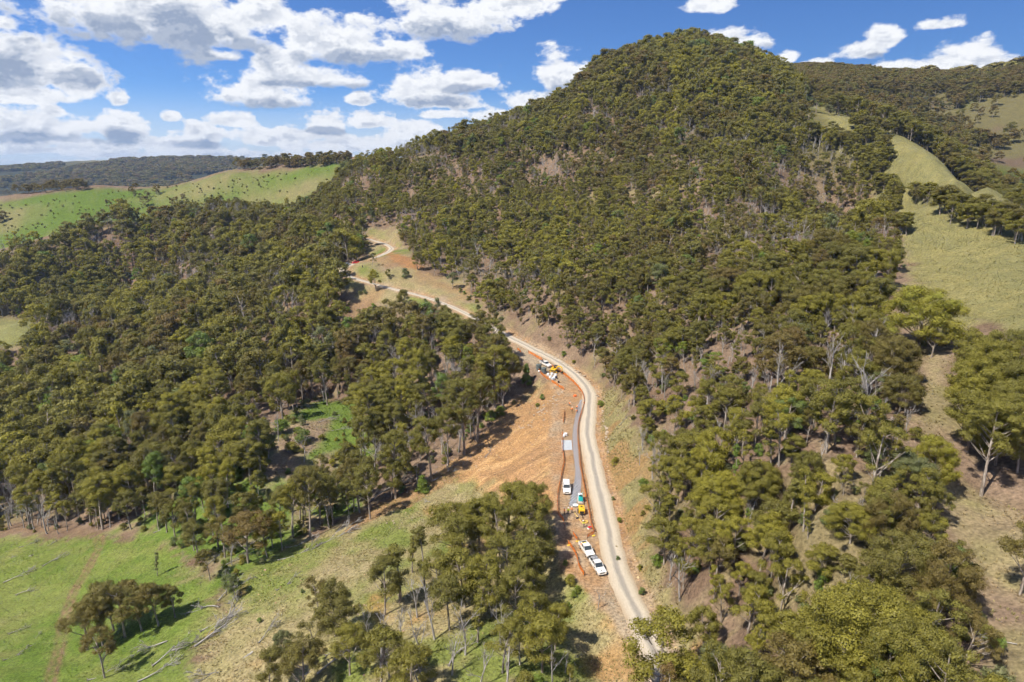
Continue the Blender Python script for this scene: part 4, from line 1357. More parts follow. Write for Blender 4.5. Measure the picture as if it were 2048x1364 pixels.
for t in NEAR_DEAD:
    u, v, d = to_px(t[0], t[1], t[2])
    near_ = min((q for q in LAND if (q[0] < 1100) == (u < 1100)), key=lambda q: (q[0] - u) ** 2 + ((q[1] - v) * 1.2) ** 2)
    hs_ = 'tall' if t[3] > 12 else ('short' if t[3] < 8 else 'middling')
    add_dead(t, hs_ + ' grey leafless dead tree ' + near_[2], 'dead trees ' + near_[2])
PICK_DEAD = [(880, 1190, 11, 'half bare grey sapling on the left flank of the roadside clump'), (835, 1235, 11, 'bare stem between the thin gums and the dead stand'), (1000, 1300, 10, 'bare forked stem below the roadside clump'), (780, 1360, 10, 'bare grey crown at the bottom edge left of centre'), (840, 1375, 9, 'low bare crown at the bottom edge'), (1130, 1345, 6, 'small bare bush beside the lower road'), (1340, 1160, 9, 'bare tree on the cutting above the lower road'), (1440, 930, 12, 'bare pale tree in the forest above the bend'), (1500, 800, 12, 'bare tree left of the forked white one'), (1640, 690, 12, 'bare tree above the slim white one'), (1680, 300, 13, 'pale leafless dead tree with a wide fan of branches near the spur'), (1728, 850, 17, 'tall white dead tree with forked limbs in the upper right forest'), (1553, 815, 15, 'white forked dead tree above the road bend'),
             (1655, 775, 15, 'slim white dead tree right of the forked one'), (1410, 820, 13, 'straight grey dead stem above the road bend'), (1360, 1200, 12, 'grey dead tree leaning over the road cutting'), (1430, 1040, 11, 'small white dead tree above the road'),
             (1290, 790, 12, 'dead tree leaning over the orange cutting'), (870, 1280, 15, 'largest grey dead tree in the dead stand below the road'), (850, 1320, 12, 'grey dead tree beside the largest one in the dead stand'), (760, 1335, 13, 'grey dead tree at the left of the dead stand'),
             (905, 1350, 11, 'grey dead tree near the bottom edge'), (735, 1290, 9, 'small grey dead tree on the dry slope'), (800, 1285, 10, 'dead tree with fine twigs behind the dead stand'), (960, 1370, 10, 'grey dead tree against the bottom edge'), (1040, 1330, 9, 'dead sapling beside the lower gums'), (930, 1310, 12, 'grey dead tree right of the largest one'),
             (1105, 1370, 8, 'dead brush at the bottom edge below the road'), (452, 1190, 8, 'dark bare sapling at the foot of the dry slope'), (607, 925, 11, 'broken leaning dead trunk in the gully'), (543, 1075, 10, 'thin dead stem at the gully edge'), (1755, 1380, 10, 'dead limbs under the lime yellow gum'), (1700, 690, 12, 'white dead tree on the upper right forest slope'), (1590, 720, 13, 'white dead tree left of the slim one'), (690, 690, 11, 'pale dead tree above the gully clearing'), (1195, 1220, 5, 'small dead sapling beside the lower road')]
for k, (u, v, h, lab) in enumerate(PICK_DEAD):
    p = ground(u, v)
    add_dead([p[0], p[1], p[2], h, 1, 'dead%d' % (k % 5), 0, k * 1.7, ''], lab)

# fallen timber: base pixel (root end), length, direction on the ground (degrees from +X), label
FALLEN = [
    (62, 1112, 10, 168, 'pale fallen tree with spread limbs at the left of the paddock'), (10, 1165, 9, 38, 'long thin fallen branch lying in the paddock grass'), (88, 1132, 8, 50, 'fallen limb below the farm track bend'), (95, 1092, 4, 60, 'short fallen stick near the track bend'),
    (20, 1268, 6, 40, 'fallen branches in the paddock left of the farm track'), (72, 1278, 3, 100, 'broken stump with splinters beside the farm track'), (10, 1320, 6, 55, 'tangled fallen twigs at the left edge of the paddock'),
    (395, 1290, 13, 55, 'long grey fallen tree lying up the foot of the slope'), (310, 1330, 10, 40, 'fallen tree with many thin branches in the lower grass'), (500, 1308, 13, 208, 'fallen tree with a torn brown root end on the lower slope'),
    (435, 1215, 9, 175, 'pale fallen branches at the foot of the slope'), (330, 1285, 10, 200, 'fallen limbs beneath the paddock clump'), (180, 1360, 9, 20, 'fallen limb near the bottom edge of the paddock'), (280, 1362, 9, 35, 'fallen log at the bottom edge by the slope'), (440, 1200, 11, 62, 'grey fallen tree running uphill at the slope foot'),
    (870, 960, 16, 42, 'long pale log lying along the slip toe'), (970, 915, 8, 80, 'propped dead log with prongs at the top of the slip toe'), (745, 1000, 14, 35, 'fallen trunk among the gully gums'), (760, 985, 12, 30, 'second fallen trunk beside it in the gully'),
    (600, 815, 8, 25, 'pale log across the gully clearing'), (640, 845, 9, 28, 'log at the lower edge of the gully clearing'), (665, 862, 8, 32, 'fallen log under gums right of the gully clearing'), (600, 840, 5, 110, 'broken branches in the gully clearing'),
    (860, 1005, 3.5, 150, 'single pale branch lying on the grassy slope'), (640, 1090, 15, 28, 'thin log along the foot of the grassy slope'), (560, 1120, 12, 30, 'log in the dry grass at the slope foot'), (430, 1125, 9, 120, 'heap of grey fallen timber at the paddock edge'), (415, 1130, 9, 70, 'fallen timber beside the grey heap'), (310, 1065, 9, 35, 'dark fallen log at the wood edge'),
    (455, 1240, 10, 100, 'grey branchy timber lying across the slope foot'), (405, 1262, 10, 30, 'pile of grey limbs below the paddock clump'), (350, 1300, 11, 25, 'heaped grey branches in the lower grass'), (420, 1275, 9, 75, 'splintered limb next to the long grey fallen tree'), (445, 1135, 8, 40, 'limb on top of the grey heap at the paddock edge'),
    (575, 1095, 9, 20, 'grey limb at the gully mouth'), (690, 1025, 9, 60, 'broken crown lying under gully gums'), (520, 1285, 8, 60, 'bare branches on the lower slope above the torn root end'), (40, 1095, 6, 30, 'small pale limb beside the spread limbed fallen tree'), (35, 1190, 7, 15, 'pale twiggy branch in the middle of the paddock'),
    (640, 1345, 12, 40, 'grey log on the lower slope at the bottom edge'), (655, 1310, 9, 35, 'fallen branch beside the brownish gum'), (840, 1345, 9, 120, 'toppled dead crown in the dead stand'), (900, 1330, 9, 60, 'second toppled dead crown in the dead stand'), (1530, 960, 9, 40, 'fallen log in the forest above the road'), (1240, 850, 5, 40, 'dark log on the road bank'), (2030, 1290, 4, 150, 'grey branch on bare ground at the right edge'), (555, 1180, 7, 50, 'thin fallen branch high on the lower slope'),
]
for k, (u, v, ln, dg, lab) in enumerate(FALLEN):
    p = np.array(ground(u, v))
    tm, bm_, rt_, h0 = LOGP[k % 4]
    dv = np.array((math.cos(R(dg)), math.sin(R(dg))))
    q = p[:2] + dv * ln * 0.6
    dz = float(hz(q[0], q[1])) - p[2]
    o = thing('fallen_log', lab, 'log', (p[0], p[1], p[2] + 0.18))
    dirv = Vector((dv[0] * ln * 0.6, dv[1] * ln * 0.6, dz + 0.15)).normalized()
    o.rotation_euler = (dirv.to_track_quat('Z', 'Y') @ Quaternion((0, 0, 1), k * 1.1)).to_euler()
    s = ln / h0
    o.scale = (s, s, s)
    link('trunk', tm, o); link('branches', bm_, o)
    if k % 2 == 0:
        link('roots', rt_, o)

# ------------------------------------------------------------------ the rest of the forest: one mass of instances each
def joined(key):
    if key in DEADP:
        _, _, h0, t_, b_ = DEADP[key]
        V = np.concatenate([t_[0], b_[0]]); Fq = np.concatenate([t_[1], b_[1] + len(t_[0])])
        me = mesh_from('shape_' + key, V, Fq, [M_DEAD], smooth_=True)
        return me, h0
    _, _, h0, (tv, tf, cv, cf, var) = PROTO[key]
    V = np.concatenate([tv, cv]); Fq = np.concatenate([tf, cf + len(tv)])
    me = mesh_from('shape_' + key, V, Fq, [M_BARK, M_LEAF], fm=np.concatenate([np.zeros(len(tf)), np.ones(len(cf))]))
    a_ = me.attributes.new('leafvar', 'FLOAT', 'POINT')
    a_.data.foreach_set('value', np.concatenate([np.zeros(len(tv)), var]).astype(np.float32))
    return me, h0


def mass(name, items, label, cat):
    keys = sorted({t[5] for t in items})
    pc = bpy.data.collections.new(name + '_shapes')
    hs = {}
    for i, k in enumerate(keys):
        me, h0 = joined(k)
        hs[k] = h0
        ob = bpy.data.objects.new('%02d_%s' % (i, k), me)
        pc.objects.link(ob)
    me = bpy.data.meshes.new(name)
    n = len(items)
    me.vertices.add(n)
    me.vertices.foreach_set('co', np.array([t[:3] for t in items], np.float32).ravel())

    def at(nm, ty, vals, fld='value'):
        a_ = me.attributes.new(nm, ty, 'POINT')
        a_.data.foreach_set(fld, vals)
    at('shape', 'INT', np.array([keys.index(t[5]) for t in items], np.int32))
    at('turn', 'FLOAT', np.array([t[7] for t in items], np.float32))
    at('tint', 'FLOAT', np.array([t[6] for t in items], np.float32))
    at('size', 'FLOAT_VECTOR', np.array([(t[3] / hs[t[5]] * t[4], t[3] / hs[t[5]] * t[4], t[3] / hs[t[5]]) for t in items], np.float32).ravel(), 'vector')
    o = link(name, me, kind='stuff', label=label, category=cat)
    ng = bpy.data.node_groups.new(name + '_nodes', 'GeometryNodeTree')
    ng.interface.new_socket('Geometry', in_out='INPUT', socket_type='NodeSocketGeometry')
    ng.interface.new_socket('Geometry', in_out='OUTPUT', socket_type='NodeSocketGeometry')
    n_, l_ = ng.nodes, ng.links
    gi_, go_ = n_.new('NodeGroupInput'), n_.new('NodeGroupOutput')
    ci = n_.new('GeometryNodeCollectionInfo')
    ci.inputs['Collection'].default_value = pc
    ci.inputs['Separate Children'].default_value = True
    ip = n_.new('GeometryNodeInstanceOnPoints')
    ip.inputs['Pick Instance'].default_value = True
    m2p = n_.new('GeometryNodeMeshToPoints')

    def na(nm, ty):
        q_ = n_.new('GeometryNodeInputNamedAttribute'); q_.data_type = ty
        q_.inputs[0].default_value = nm
        return q_.outputs[0]
    l_.new(gi_.outputs[0], m2p.inputs[0])
    l_.new(m2p.outputs[0], ip.inputs['Points'])
    l_.new(ci.outputs[0], ip.inputs['Instance'])
    l_.new(na('shape', 'INT'), ip.inputs['Instance Index'])
    cx = n_.new('ShaderNodeCombineXYZ')
    l_.new(na('turn', 'FLOAT'), cx.inputs[2])
    er = n_.new('FunctionNodeEulerToRotation')
    l_.new(cx.outputs[0], er.inputs[0])
    l_.new(er.outputs[0], ip.inputs['Rotation'])
    l_.new(na('size', 'FLOAT_VECTOR'), ip.inputs['Scale'])
    l_.new(ip.outputs[0], go_.inputs[0])
    md = o.modifiers.new('scatter', 'NODES')
    md.node_group = ng
    return o


UNDER = [t for t in TREES if t[8] == 'under']
mass('forest', REST + REST_DEAD, 'gum forest covering the hill and the left valley side', 'forest')
mass('undergrowth', UNDER, 'low shrubs growing under and between the gums', 'undergrowth')
mass('distant_forest', SCAT, 'far trees on the paddock hill, the right ridge and the blue range', 'forest')
print('TREES', len(NEAR), len(REST), len(REST_DEAD), len(UNDER), len(SCAT))
# ------------------------------------------------------------------ small building helpers
class MB:
    """collects shapes into one mesh; +X is forward, Z up"""
    def __init__(self):
        self.bm = bmesh.new()

    def _x(self, vs, M):
        if M is not None:
            bmesh.ops.transform(self.bm, matrix=M, verts=vs)

    def box(self, c, s, bev=0.0, M=None, taper=None):
        r = bmesh.ops.create_cube(self.bm, size=1.0)
        vs = r['verts']
        for v in vs:
            if taper and v.co.z > 0:
                v.co.x *= taper[0]; v.co.y *= taper[1]
            v.co = Vector((v.co.x * s[0], v.co.y * s[1], v.co.z * s[2])) + Vector(c)
        if bev > 0:
            es = list({e for v in vs for e in v.link_edges})
            q = bmesh.ops.bevel(self.bm, geom=es, offset=bev, segments=2, profile=0.5, affect='EDGES')
            vs = list({v for f in q['faces'] for v in f.verts} | {v for v in vs if v.is_valid})
        self._x(vs, M)
        return self

    def cyl(self, p0, p1, r, seg=14, r2=None, cap=True):
        p0, p1 = Vector(p0), Vector(p1)
        q = bmesh.ops.create_cone(self.bm, cap_ends=cap, segments=seg, radius1=r, radius2=r if r2 is None else r2, depth=(p1 - p0).length)
        M = Matrix.Translation((p0 + p1) / 2) @ (p1 - p0).to_track_quat('Z', 'Y').to_matrix().to_4x4()
        bmesh.ops.transform(self.bm, matrix=M, verts=q['verts'])
        return self

    def prism(self, prof, y0, y1, inset=0.0, bev=0.0):
        """side profile [(x, z)] extruded from y0 to y1"""
        a = [self.bm.verts.new((x, y0, z)) for x, z in prof]
        b = [self.bm.verts.new((x, y1, z)) for x, z in prof]
        n = len(prof)
        fs = [self.bm.faces.new(a), self.bm.faces.new(b[::-1])]
        for i in range(n):
            fs.append(self.bm.faces.new((a[i], b[i], b[(i + 1) % n], a[(i + 1) % n])))
        if bev > 0:
            es = list({e for f in fs[:2] for e in f.edges})
            bmesh.ops.bevel(self.bm, geom=es, offset=bev, segments=2, profile=0.5, affect='EDGES')
        return self

    def quad(self, pts, th=0.02):
        """a thin slab on a quad"""
        p = [Vector(q) for q in pts]
        nrm = (p[1] - p[0]).cross(p[2] - p[0]).normalized() * th
        a = [self.bm.verts.new(q) for q in p]; b = [self.bm.verts.new(q + nrm) for q in p]
        n = len(p)
        self.bm.faces.new(a[::-1]); self.bm.faces.new(b)
        for i in range(n):
            self.bm.faces.new((a[i], a[(i + 1) % n], b[(i + 1) % n], b[i]))
        return self

    def tube(self, pts, r, seg=6):
        t = Tubes(); t.tube(np.array(pts, float), np.full(len(pts), r) if np.isscalar(r) else r, seg)
        V, Fq = t.arrays()
        vs = [self.bm.verts.new(v) for v in V]
        for f in Fq:
            self.bm.faces.new([vs[i] for i in f])
        return self

    def mesh(self, name, m):
        bmesh.ops.recalc_face_normals(self.bm, faces=self.bm.faces)
        me = bpy.data.meshes.new(name)
        self.bm.to_mesh(me); self.bm.free()
        me.materials.append(m)
        return me

    def build(self, name, m, parent=None, **p):
        return link(name, self.mesh(name, m), parent, **p)


M_WHITE = simple('white_car_paint', (0.78, 0.78, 0.77), 0.28, 0, 0.04, 2.0, coat=0.5)
# road dust over the lower panels
_nt = M_WHITE.node_tree; _N, _L = _nt.nodes, _nt.links
_tc = _N.new('ShaderNodeTexCoord'); _sx = _N.new('ShaderNodeSeparateXYZ'); _L.new(_tc.outputs['Object'], _sx.inputs[0])
_nz = noise_node(_N, _L, _tc.outputs['Object'], 2.2, 5, 0.65)
_ad = _N.new('ShaderNodeMath'); _ad.operation = 'MULTIPLY_ADD'; _L.new(_nz, _ad.inputs[0]); _ad.inputs[1].default_value = -0.9; _L.new(_sx.outputs['Z'], _ad.inputs[2])
_mr = _N.new('ShaderNodeMapRange'); _L.new(_ad.outputs[0], _mr.inputs[0]); _mr.inputs[1].default_value = 0.45; _mr.inputs[2].default_value = -0.05; _mr.inputs[3].default_value = 0.06; _mr.inputs[4].default_value = 0.75
_mx = _N.new('ShaderNodeMix'); _mx.data_type = 'RGBA'; _L.new(_mr.outputs[0], _mx.inputs['Factor'])
_bs = _N['Principled BSDF']; _src = _bs.inputs['Base Color'].links[0].from_socket
_L.new(_src, _mx.inputs['A']); _mx.inputs['B'].default_value = (0.42, 0.30, 0.18, 1); _L.new(_mx.outputs['Result'], _bs.inputs['Base Color'])
M_GLASS = simple('tinted_glass', (0.035, 0.045, 0.055), 0.08, 0, 0.05)
M_BLACK = simple('black_plastic', (0.022, 0.022, 0.024), 0.6, 0, 0.15)
M_TYRE = simple('tyre_rubber', (0.028, 0.027, 0.026), 0.85, 0, 0.2)
M_RIM = simple('alloy_rim', (0.45, 0.45, 0.46), 0.35, 0.8, 0.05)
M_LAMP = simple('lamp_lens', (0.75, 0.77, 0.8), 0.12, 0, 0.02)
M_RED = simple('red_car_paint', (0.62, 0.022, 0.03), 0.3, 0, 0.05, 2.0, coat=0.5)
M_TAIL = simple('tail_lamp', (0.45, 0.02, 0.02), 0.25, 0, 0.05)
M_SILV = simple('pale_blue_paint', (0.45, 0.52, 0.60), 0.3, 0.2, 0.05, coat=0.4)
M_YEL = simple('plant_yellow', (0.78, 0.46, 0.02), 0.45, 0, 0.12, 3.0)
M_STEEL = simple('worn_steel', (0.30, 0.30, 0.31), 0.45, 0.7, 0.2)
M_DARK = simple('dark_steel', (0.06, 0.058, 0.055), 0.6, 0.3, 0.2)
M_TEAL = simple('teal_enamel', (0.02, 0.42, 0.42), 0.4, 0, 0.1)
M_TANK = simple('grey_poly_tank', (0.105, 0.125, 0.125), 0.6, 0, 0.12)
M_BAG = simple('white_woven_bag', (0.72, 0.73, 0.75), 0.85, 0, 0.12, 9)
M_WRAP = simple('bluish_shrink_wrap', (0.50, 0.58, 0.66), 0.35, 0, 0.12)
M_TIMBER = simple('pallet_timber', (0.36, 0.25, 0.14), 0.85, 0, 0.2)
M_BAR = simple('galvanised_bar', (0.60, 0.61, 0.64), 0.45, 0.35, 0.15)
M_MAT = simple('grey_blanket', (0.23, 0.235, 0.255), 0.9, 0, 0.45, 2.5)
M_SHEET = simple('pale_plastic_sheet', (0.52, 0.58, 0.64), 0.45, 0, 0.08)
M_NAVY = simple('navy_workwear', (0.020, 0.024, 0.045), 0.9, 0, 0.15)
M_SKIN = simple('skin', (0.42, 0.25, 0.17), 0.6, 0, 0.06)
M_HVO = simple('hi_vis_orange', (0.92, 0.26, 0.05), 0.8, 0, 0.08)
M_HVY = simple('hi_vis_lime', (0.66, 0.80, 0.06), 0.8, 0, 0.08)
M_HAT = simple('white_hard_hat', (0.80, 0.80, 0.78), 0.35, 0, 0.03)
M_BOOT = simple('brown_boot', (0.10, 0.055, 0.03), 0.8, 0, 0.15)
M_HOSE = simple('yellow_hose_rubber', (0.72, 0.52, 0.10), 0.6, 0, 0.1)
M_ORANGE = simple('orange_plastic', (0.88, 0.19, 0.03), 0.6, 0, 0.08)
M_REDGATE = simple('faded_red_mesh', (0.38, 0.10, 0.06), 0.7, 0, 0.15)
M_SAND = simple('yellow_sandbag', (0.74, 0.50, 0.05), 0.85, 0, 0.15)


def rest(u, v):
    p = ground(u, v)
    return Vector(p)


def heading(u, v, u2, v2):
    a, b = ground(u, v), ground(u2, v2)
    return math.atan2(b[1] - a[1], b[0] - a[0])


def arches(x0, x1, zb, centres, r, n=7):
    """bottom edge of a car body from x0 to x1 (going forward) with wheel arches"""
    pts = [(x0, zb)]
    for c in centres:
        for k in range(n + 1):
            a = math.pi - math.pi * k / n
            pts.append((c + r * math.cos(a), zb + r * math.sin(a) * 0.98 + 0.0))
    pts.append((x1, zb))
    return pts


def wheels(o, xs, yw, r, w=0.24):
    for x in xs:
        for s in (-1, 1):
            y0 = s * (yw - w)
            y1 = s * yw
            wh = MB().cyl((x, y0, r), (x, y1, r), r, 18).build('wheel', M_TYRE, o)
            MB().cyl((x, y1 - s * 0.02, r), (x, y1 + s * 0.012, r), r * 0.62, 14).build('rim', M_RIM, wh)


def make_ute(label, loc, rz, tray='tub', rack=False, open_door=False, bullbar=False, load=None, group='utilities at the work site'):
    o = thing('utility_truck', label, 'utility', loc, rz, group)
    W = 0.93
    bot = arches(-2.55, 2.60, 0.36, (-1.62, 1.58), 0.44)
    rear_z = 1.05 if tray in ('tub', 'canopy') else 0.80
    top = [(2.66, 0.60), (2.62, 0.92), (2.30, 1.02), (1.20, 1.10), (1.05, 1.12), (-0.98, 1.12), (-0.98, rear_z), (-2.58, rear_z), (-2.60, 0.60)]
    MB().prism(bot + top, -W, W, bev=0.05).build('body', M_WHITE, o)
    # glasshouse: dark core, white roof and pillars
    MB().prism([(1.08, 1.10), (0.38, 1.70), (-0.72, 1.72), (-0.95, 1.10)], -W + 0.10, W - 0.10).build('cabin', M_BLACK, o)
    MB().box((-0.19, 0, 1.745), (1.22, 1.50, 0.07), 0.03).build('roof', M_WHITE, o)
    for s in (-1, 1):
        y = s * (W - 0.095)
        pi = MB()
        for (xa, za, xb, zb2) in ((1.10, 1.10, 0.40, 1.73), (0.03, 1.10, 0.0, 1.73), (-0.95, 1.10, -0.75, 1.73)):
            pi.tube([(xa, y, za), ((xa + xb) / 2, y, (za + zb2) / 2), (xb, y * 0.985, zb2)], 0.045, 4)
        pi.build('pillars', M_WHITE, o)
        for pts in ([(0.95, 1.14), (0.42, 1.66), (0.06, 1.67), (0.08, 1.14)], [(-0.02, 1.14), (-0.04, 1.67), (-0.70, 1.66), (-0.86, 1.14)]):
            P = [(a, y + s * 0.006, b) for a, b in pts]
            if s > 0:
                P = P[::-1]
            MB().quad(P, -0.012 if s < 0 else -0.012).build('side_window', M_GLASS, o)
        MB().box((0.92, s * (W + 0.13), 1.16), (0.10, 0.22, 0.16), 0.02).build('mirror', M_BLACK if rack else M_WHITE, o)
        MB().box((2.55, s * 0.70, 0.82), (0.16, 0.36, 0.15), 0.03).build('headlight', M_LAMP, o)
        MB().box((-2.58, s * 0.82, 0.85), (0.06, 0.14, 0.32), 0.02).build('tail_light', M_TAIL, o)
        MB().quad([(0.02, s * (W + 0.004), 0.5), (0.02, s * (W + 0.004), 1.08), (0.045, s * (W + 0.004), 1.08), (0.045, s * (W + 0.004), 0.5)], 0.004).build('door_seam', M_BLACK, o)
        MB().box((0.12, s * (W + 0.02), 0.96), (0.18, 0.03, 0.03)).build('door_handle', M_BLACK, o)
    MB().quad([(1.04, -0.72, 1.16), (1.04, 0.72, 1.16), (0.46, 0.64, 1.68), (0.46, -0.64, 1.68)], 0.02).build('windscreen', M_GLASS, o)
    MB().quad([(-0.945, 0.66, 1.16), (-0.945, -0.66, 1.16), (-0.765, -0.62, 1.66), (-0.765, 0.62, 1.66)], 0.015).build('rear_window', M_GLASS, o)
    MB().box((2.63, 0, 0.76), (0.08, 0.98, 0.24), 0.02).build('grille', M_BLACK, o)
    MB().box((2.66, 0, 0.50), (0.16, 1.74, 0.22), 0.05).build('front_bumper', M_WHITE if not bullbar else M_BLACK, o)
    MB().box((-2.64, 0, 0.48), (0.12, 1.70, 0.14), 0.03).build('rear_bumper', M_BLACK, o)
    MB().box((2.745, 0, 0.50), (0.01, 0.42, 0.12)).build('number_plate', M_LAMP, o)
    MB().quad([(2.20, -0.12, 1.046), (2.20, 0.12, 1.046), (1.95, 0.12, 1.067), (1.95, -0.12, 1.067)], 0.006).build('bonnet_scoop', M_BLACK, o)
    if bullbar:
        bb = MB()
        bb.tube([(2.80, -0.75, 0.55), (2.82, -0.72, 0.98), (2.82, 0.72, 0.98), (2.80, 0.75, 0.55)], 0.04, 6)
        bb.tube([(2.82, -0.3, 0.5), (2.84, -0.3, 0.98)], 0.03, 5); bb.tube([(2.82, 0.3, 0.5), (2.84, 0.3, 0.98)], 0.03, 5)
        bb.build('bull_bar', M_DARK, o)
    if tray == 'tub':
        MB().box((-1.78, 0, 1.056), (1.46, 1.60, 0.01)).build('tub_floor', M_BLACK, o)
        for s in (-1, 1):
            MB().box((-1.78, s * 0.87, 1.14), (1.60, 0.10, 0.17), 0.02).build('tub_side', M_WHITE, o)
        MB().box((-2.54, 0, 1.13), (0.07, 1.64, 0.16), 0.02).build('tailgate', M_WHITE, o)
        if rack:
            rk = MB()
            for x in (-1.05, -1.8, -2.5):
                rk.tube([(x, -0.84, 1.15), (x, -0.80, 1.55), (x, 0.80, 1.55), (x, 0.84, 1.15)], 0.035, 5)
            for y in (-0.78, -0.3, 0.25, 0.78):
                rk.tube([(-1.0, y, 1.57), (-2.55, y, 1.57)], 0.03, 4)
            rk.build('load_rack', M_BLACK, o)
            MB().box((-1.75, 0.0, 1.60), (1.35, 1.2, 0.05), 0.01).build('rack_cover', M_MAT, o)
    elif tray == 'canopy':
        cn_ = MB().box((-1.78, 0, 1.45), (1.62, 1.78, 0.72), 0.08, taper=(0.95, 0.90)).build('canopy', M_WHITE, o)
        for s in (-1, 1):
            MB().box((-1.75, s * 0.855, 1.46), (1.2, 0.02, 0.34)).build('canopy_window', M_GLASS, cn_)
    else:
        MB().box((-1.85, 0, 0.92), (1.90, 1.86, 0.10), 0.01).build('tray_deck', M_STEEL, o)
        for s in (-1, 1):
            MB().box((-1.85, s * 0.93, 1.08), (1.90, 0.04, 0.26), 0.01).build('drop_side', M_WHITE, o)
        MB().box((-2.80, 0, 1.08), (0.04, 1.84, 0.26), 0.01).build('tailgate', M_WHITE, o)
        hb = MB()
        hb.tube([(-1.02, -0.86, 0.95), (-1.02, -0.84, 1.80), (-1.02, 0.84, 1.80), (-1.02, 0.86, 0.95)], 0.04, 5)
        hb.tube([(-2.76, -0.86, 1.2), (-2.76, -0.84, 1.80), (-2.76, 0.84, 1.80), (-2.76, 0.86, 1.2)], 0.04, 5)
        hb.tube([(-1.02, -0.84, 1.8), (-2.76, -0.84, 1.8)], 0.035, 5); hb.tube([(-1.02, 0.84, 1.8), (-2.76, 0.84, 1.8)], 0.035, 5)
        hb.build('ladder_rack', M_BLACK, o)
    if open_door:
        M = Matrix.Translation((1.02, -W, 0)) @ Matrix.Rotation(R(-62), 4, 'Z')
        d = MB().box((-0.50, -0.03, 0.78), (1.0, 0.07, 0.62), 0.02, M=M).build('open_door', M_WHITE, o)
        MB().box((-0.46, -0.03, 1.34), (0.80, 0.03, 0.46), 0.01, M=M).build('door_glass', M_GLASS, d)
    wheels(o, (-1.62, 1.58), W + 0.01, 0.37)
    return o


def car_on(u, v, hd, fn, *a, **k):
    p = rest(u, v)
    o = fn(*a, loc=p, rz=hd, **k)
    # settle on the slope
    f = Vector((math.cos(hd), math.sin(hd), 0)); s = Vector((-math.sin(hd), math.cos(hd), 0))
    g_ = lambda w: float(hz(w.x, w.y))
    zf, zb = g_(p + f * 1.6), g_(p - f * 1.6)
    zl, zr = g_(p + s * 0.9), g_(p - s * 0.9)
    o.rotation_euler = (math.atan2(zl - zr, 1.8), -math.atan2(zf - zb, 3.2), hd)
    o.location.z = max((zf + zb) / 2, (zl + zr) / 2) + 0.01
    return o


HDL = math.atan2(-0.965, 0.26)
car_on(1195, 1138, HDL, make_ute, 'white utility with a dark load rack, nearest of two parked nose to tail', rack=True)
uB = car_on(1173, 1104, HDL, make_ute, 'white dual cab utility with yellow sacks in its tub, parked behind the nearest one', bullbar=True)
car_on(1133, 980, math.atan2(-0.998, -0.03), make_ute, 'white utility with a canopy and one open door inside the orange fence', tray='canopy', open_door=True)
car_on(1091, 731, math.atan2(-0.80, 0.60), make_ute, 'white tray back utility beside the grey water tanks', tray='tray')


def make_hatch(label, loc, rz, paint, group=None):
    o = thing('car', label, 'car', loc, rz, group)
    W = 0.88
    bot = arches(-2.05, 2.05, 0.30, (-1.28, 1.28), 0.36)
    MB().prism(bot + [(2.12, 0.5), (2.05, 0.75), (1.15, 0.92), (-1.75, 0.98), (-2.08, 0.90), (-2.10, 0.5)], -W, W, bev=0.06).build('body', paint, o)
    MB().prism([(1.15, 0.90), (0.35, 1.42), (-1.15, 1.44), (-1.80, 0.95)], -W + 0.10, W - 0.10).build('cabin', M_GLASS, o)
    MB().box((-0.42, 0, 1.46), (1.50, 1.36, 0.06), 0.025).build('roof', paint, o)
    for s in (-1, 1):
        pi = MB(); y = s * (W - 0.09)
        for (xa, za, xb, zb2) in ((1.15, 0.92, 0.33, 1.45), (-0.25, 0.95, -0.25, 1.45), (-1.80, 0.95, -1.16, 1.45)):
            pi.tube([(xa, y, za), (xb, y * 0.98, zb2)], 0.04, 4)
        pi.build('pillars', paint, o)
        MB().box((2.04, s * 0.62, 0.70), (0.12, 0.34, 0.12), 0.03).build('headlight', M_LAMP, o)
        MB().box((-2.06, s * 0.68, 0.82), (0.06, 0.2, 0.2), 0.02).build('tail_light', M_TAIL, o)
        MB().box((0.82, s * (W + 0.08), 0.98), (0.1, 0.16, 0.1), 0.02).build('mirror', paint, o)
    MB().quad([(1.10, -0.66, 0.96), (1.10, 0.66, 0.96), (0.42, 0.58, 1.41), (0.42, -0.58, 1.41)], 0.015).build('windscreen', M_GLASS, o)
    MB().box((2.10, 0, 0.42), (0.08, 1.3, 0.14), 0.03).build('front_bumper', M_BLACK, o)
    wheels(o, (-1.28, 1.28), W + 0.01, 0.32, 0.2)
    return o


car_on(712, 527, R(22), make_hatch, 'bright red hatchback parked at the far hairpin bend', paint=M_RED)
car_on(694, 531, R(20), make_hatch, 'pale blue car parked behind the red hatchback', paint=M_SILV)

# ------------------------------------------------------------------ excavator
p = rest(1110, 744)
ex = thing('excavator', 'small yellow tracked excavator with bent boom beside the road', 'excavator', p, math.atan2(-0.55, 0.8))
for s in (-1, 1):
    prof = [(-1.25 + 0.34 * math.cos(a), 0.36 + 0.34 * math.sin(a)) for a in np.linspace(math.pi * 1.5, math.pi * 0.5, 8)] + [(1.25 + 0.34 * math.cos(a), 0.36 + 0.34 * math.sin(a)) for a in np.linspace(math.pi * 0.5, -math.pi * 0.5, 8)]
    tr_ = MB().prism(prof, s * 0.62, s * 1.06).build('track', M_DARK, ex)
    for x in (-1.25, -0.6, 0.0, 0.6, 1.25):
        MB().cyl((x, s * 1.06, 0.36), (x, s * 1.085, 0.36), 0.24 if abs(x) > 1 else 0.13, 12).build('roller', M_YEL, tr_)
MB().box((0, 0, 0.48), (1.5, 1.26, 0.30), 0.04).cyl((0, 0, 0.6), (0, 0, 0.80), 0.52, 18).build('undercarriage', M_DARK, ex)
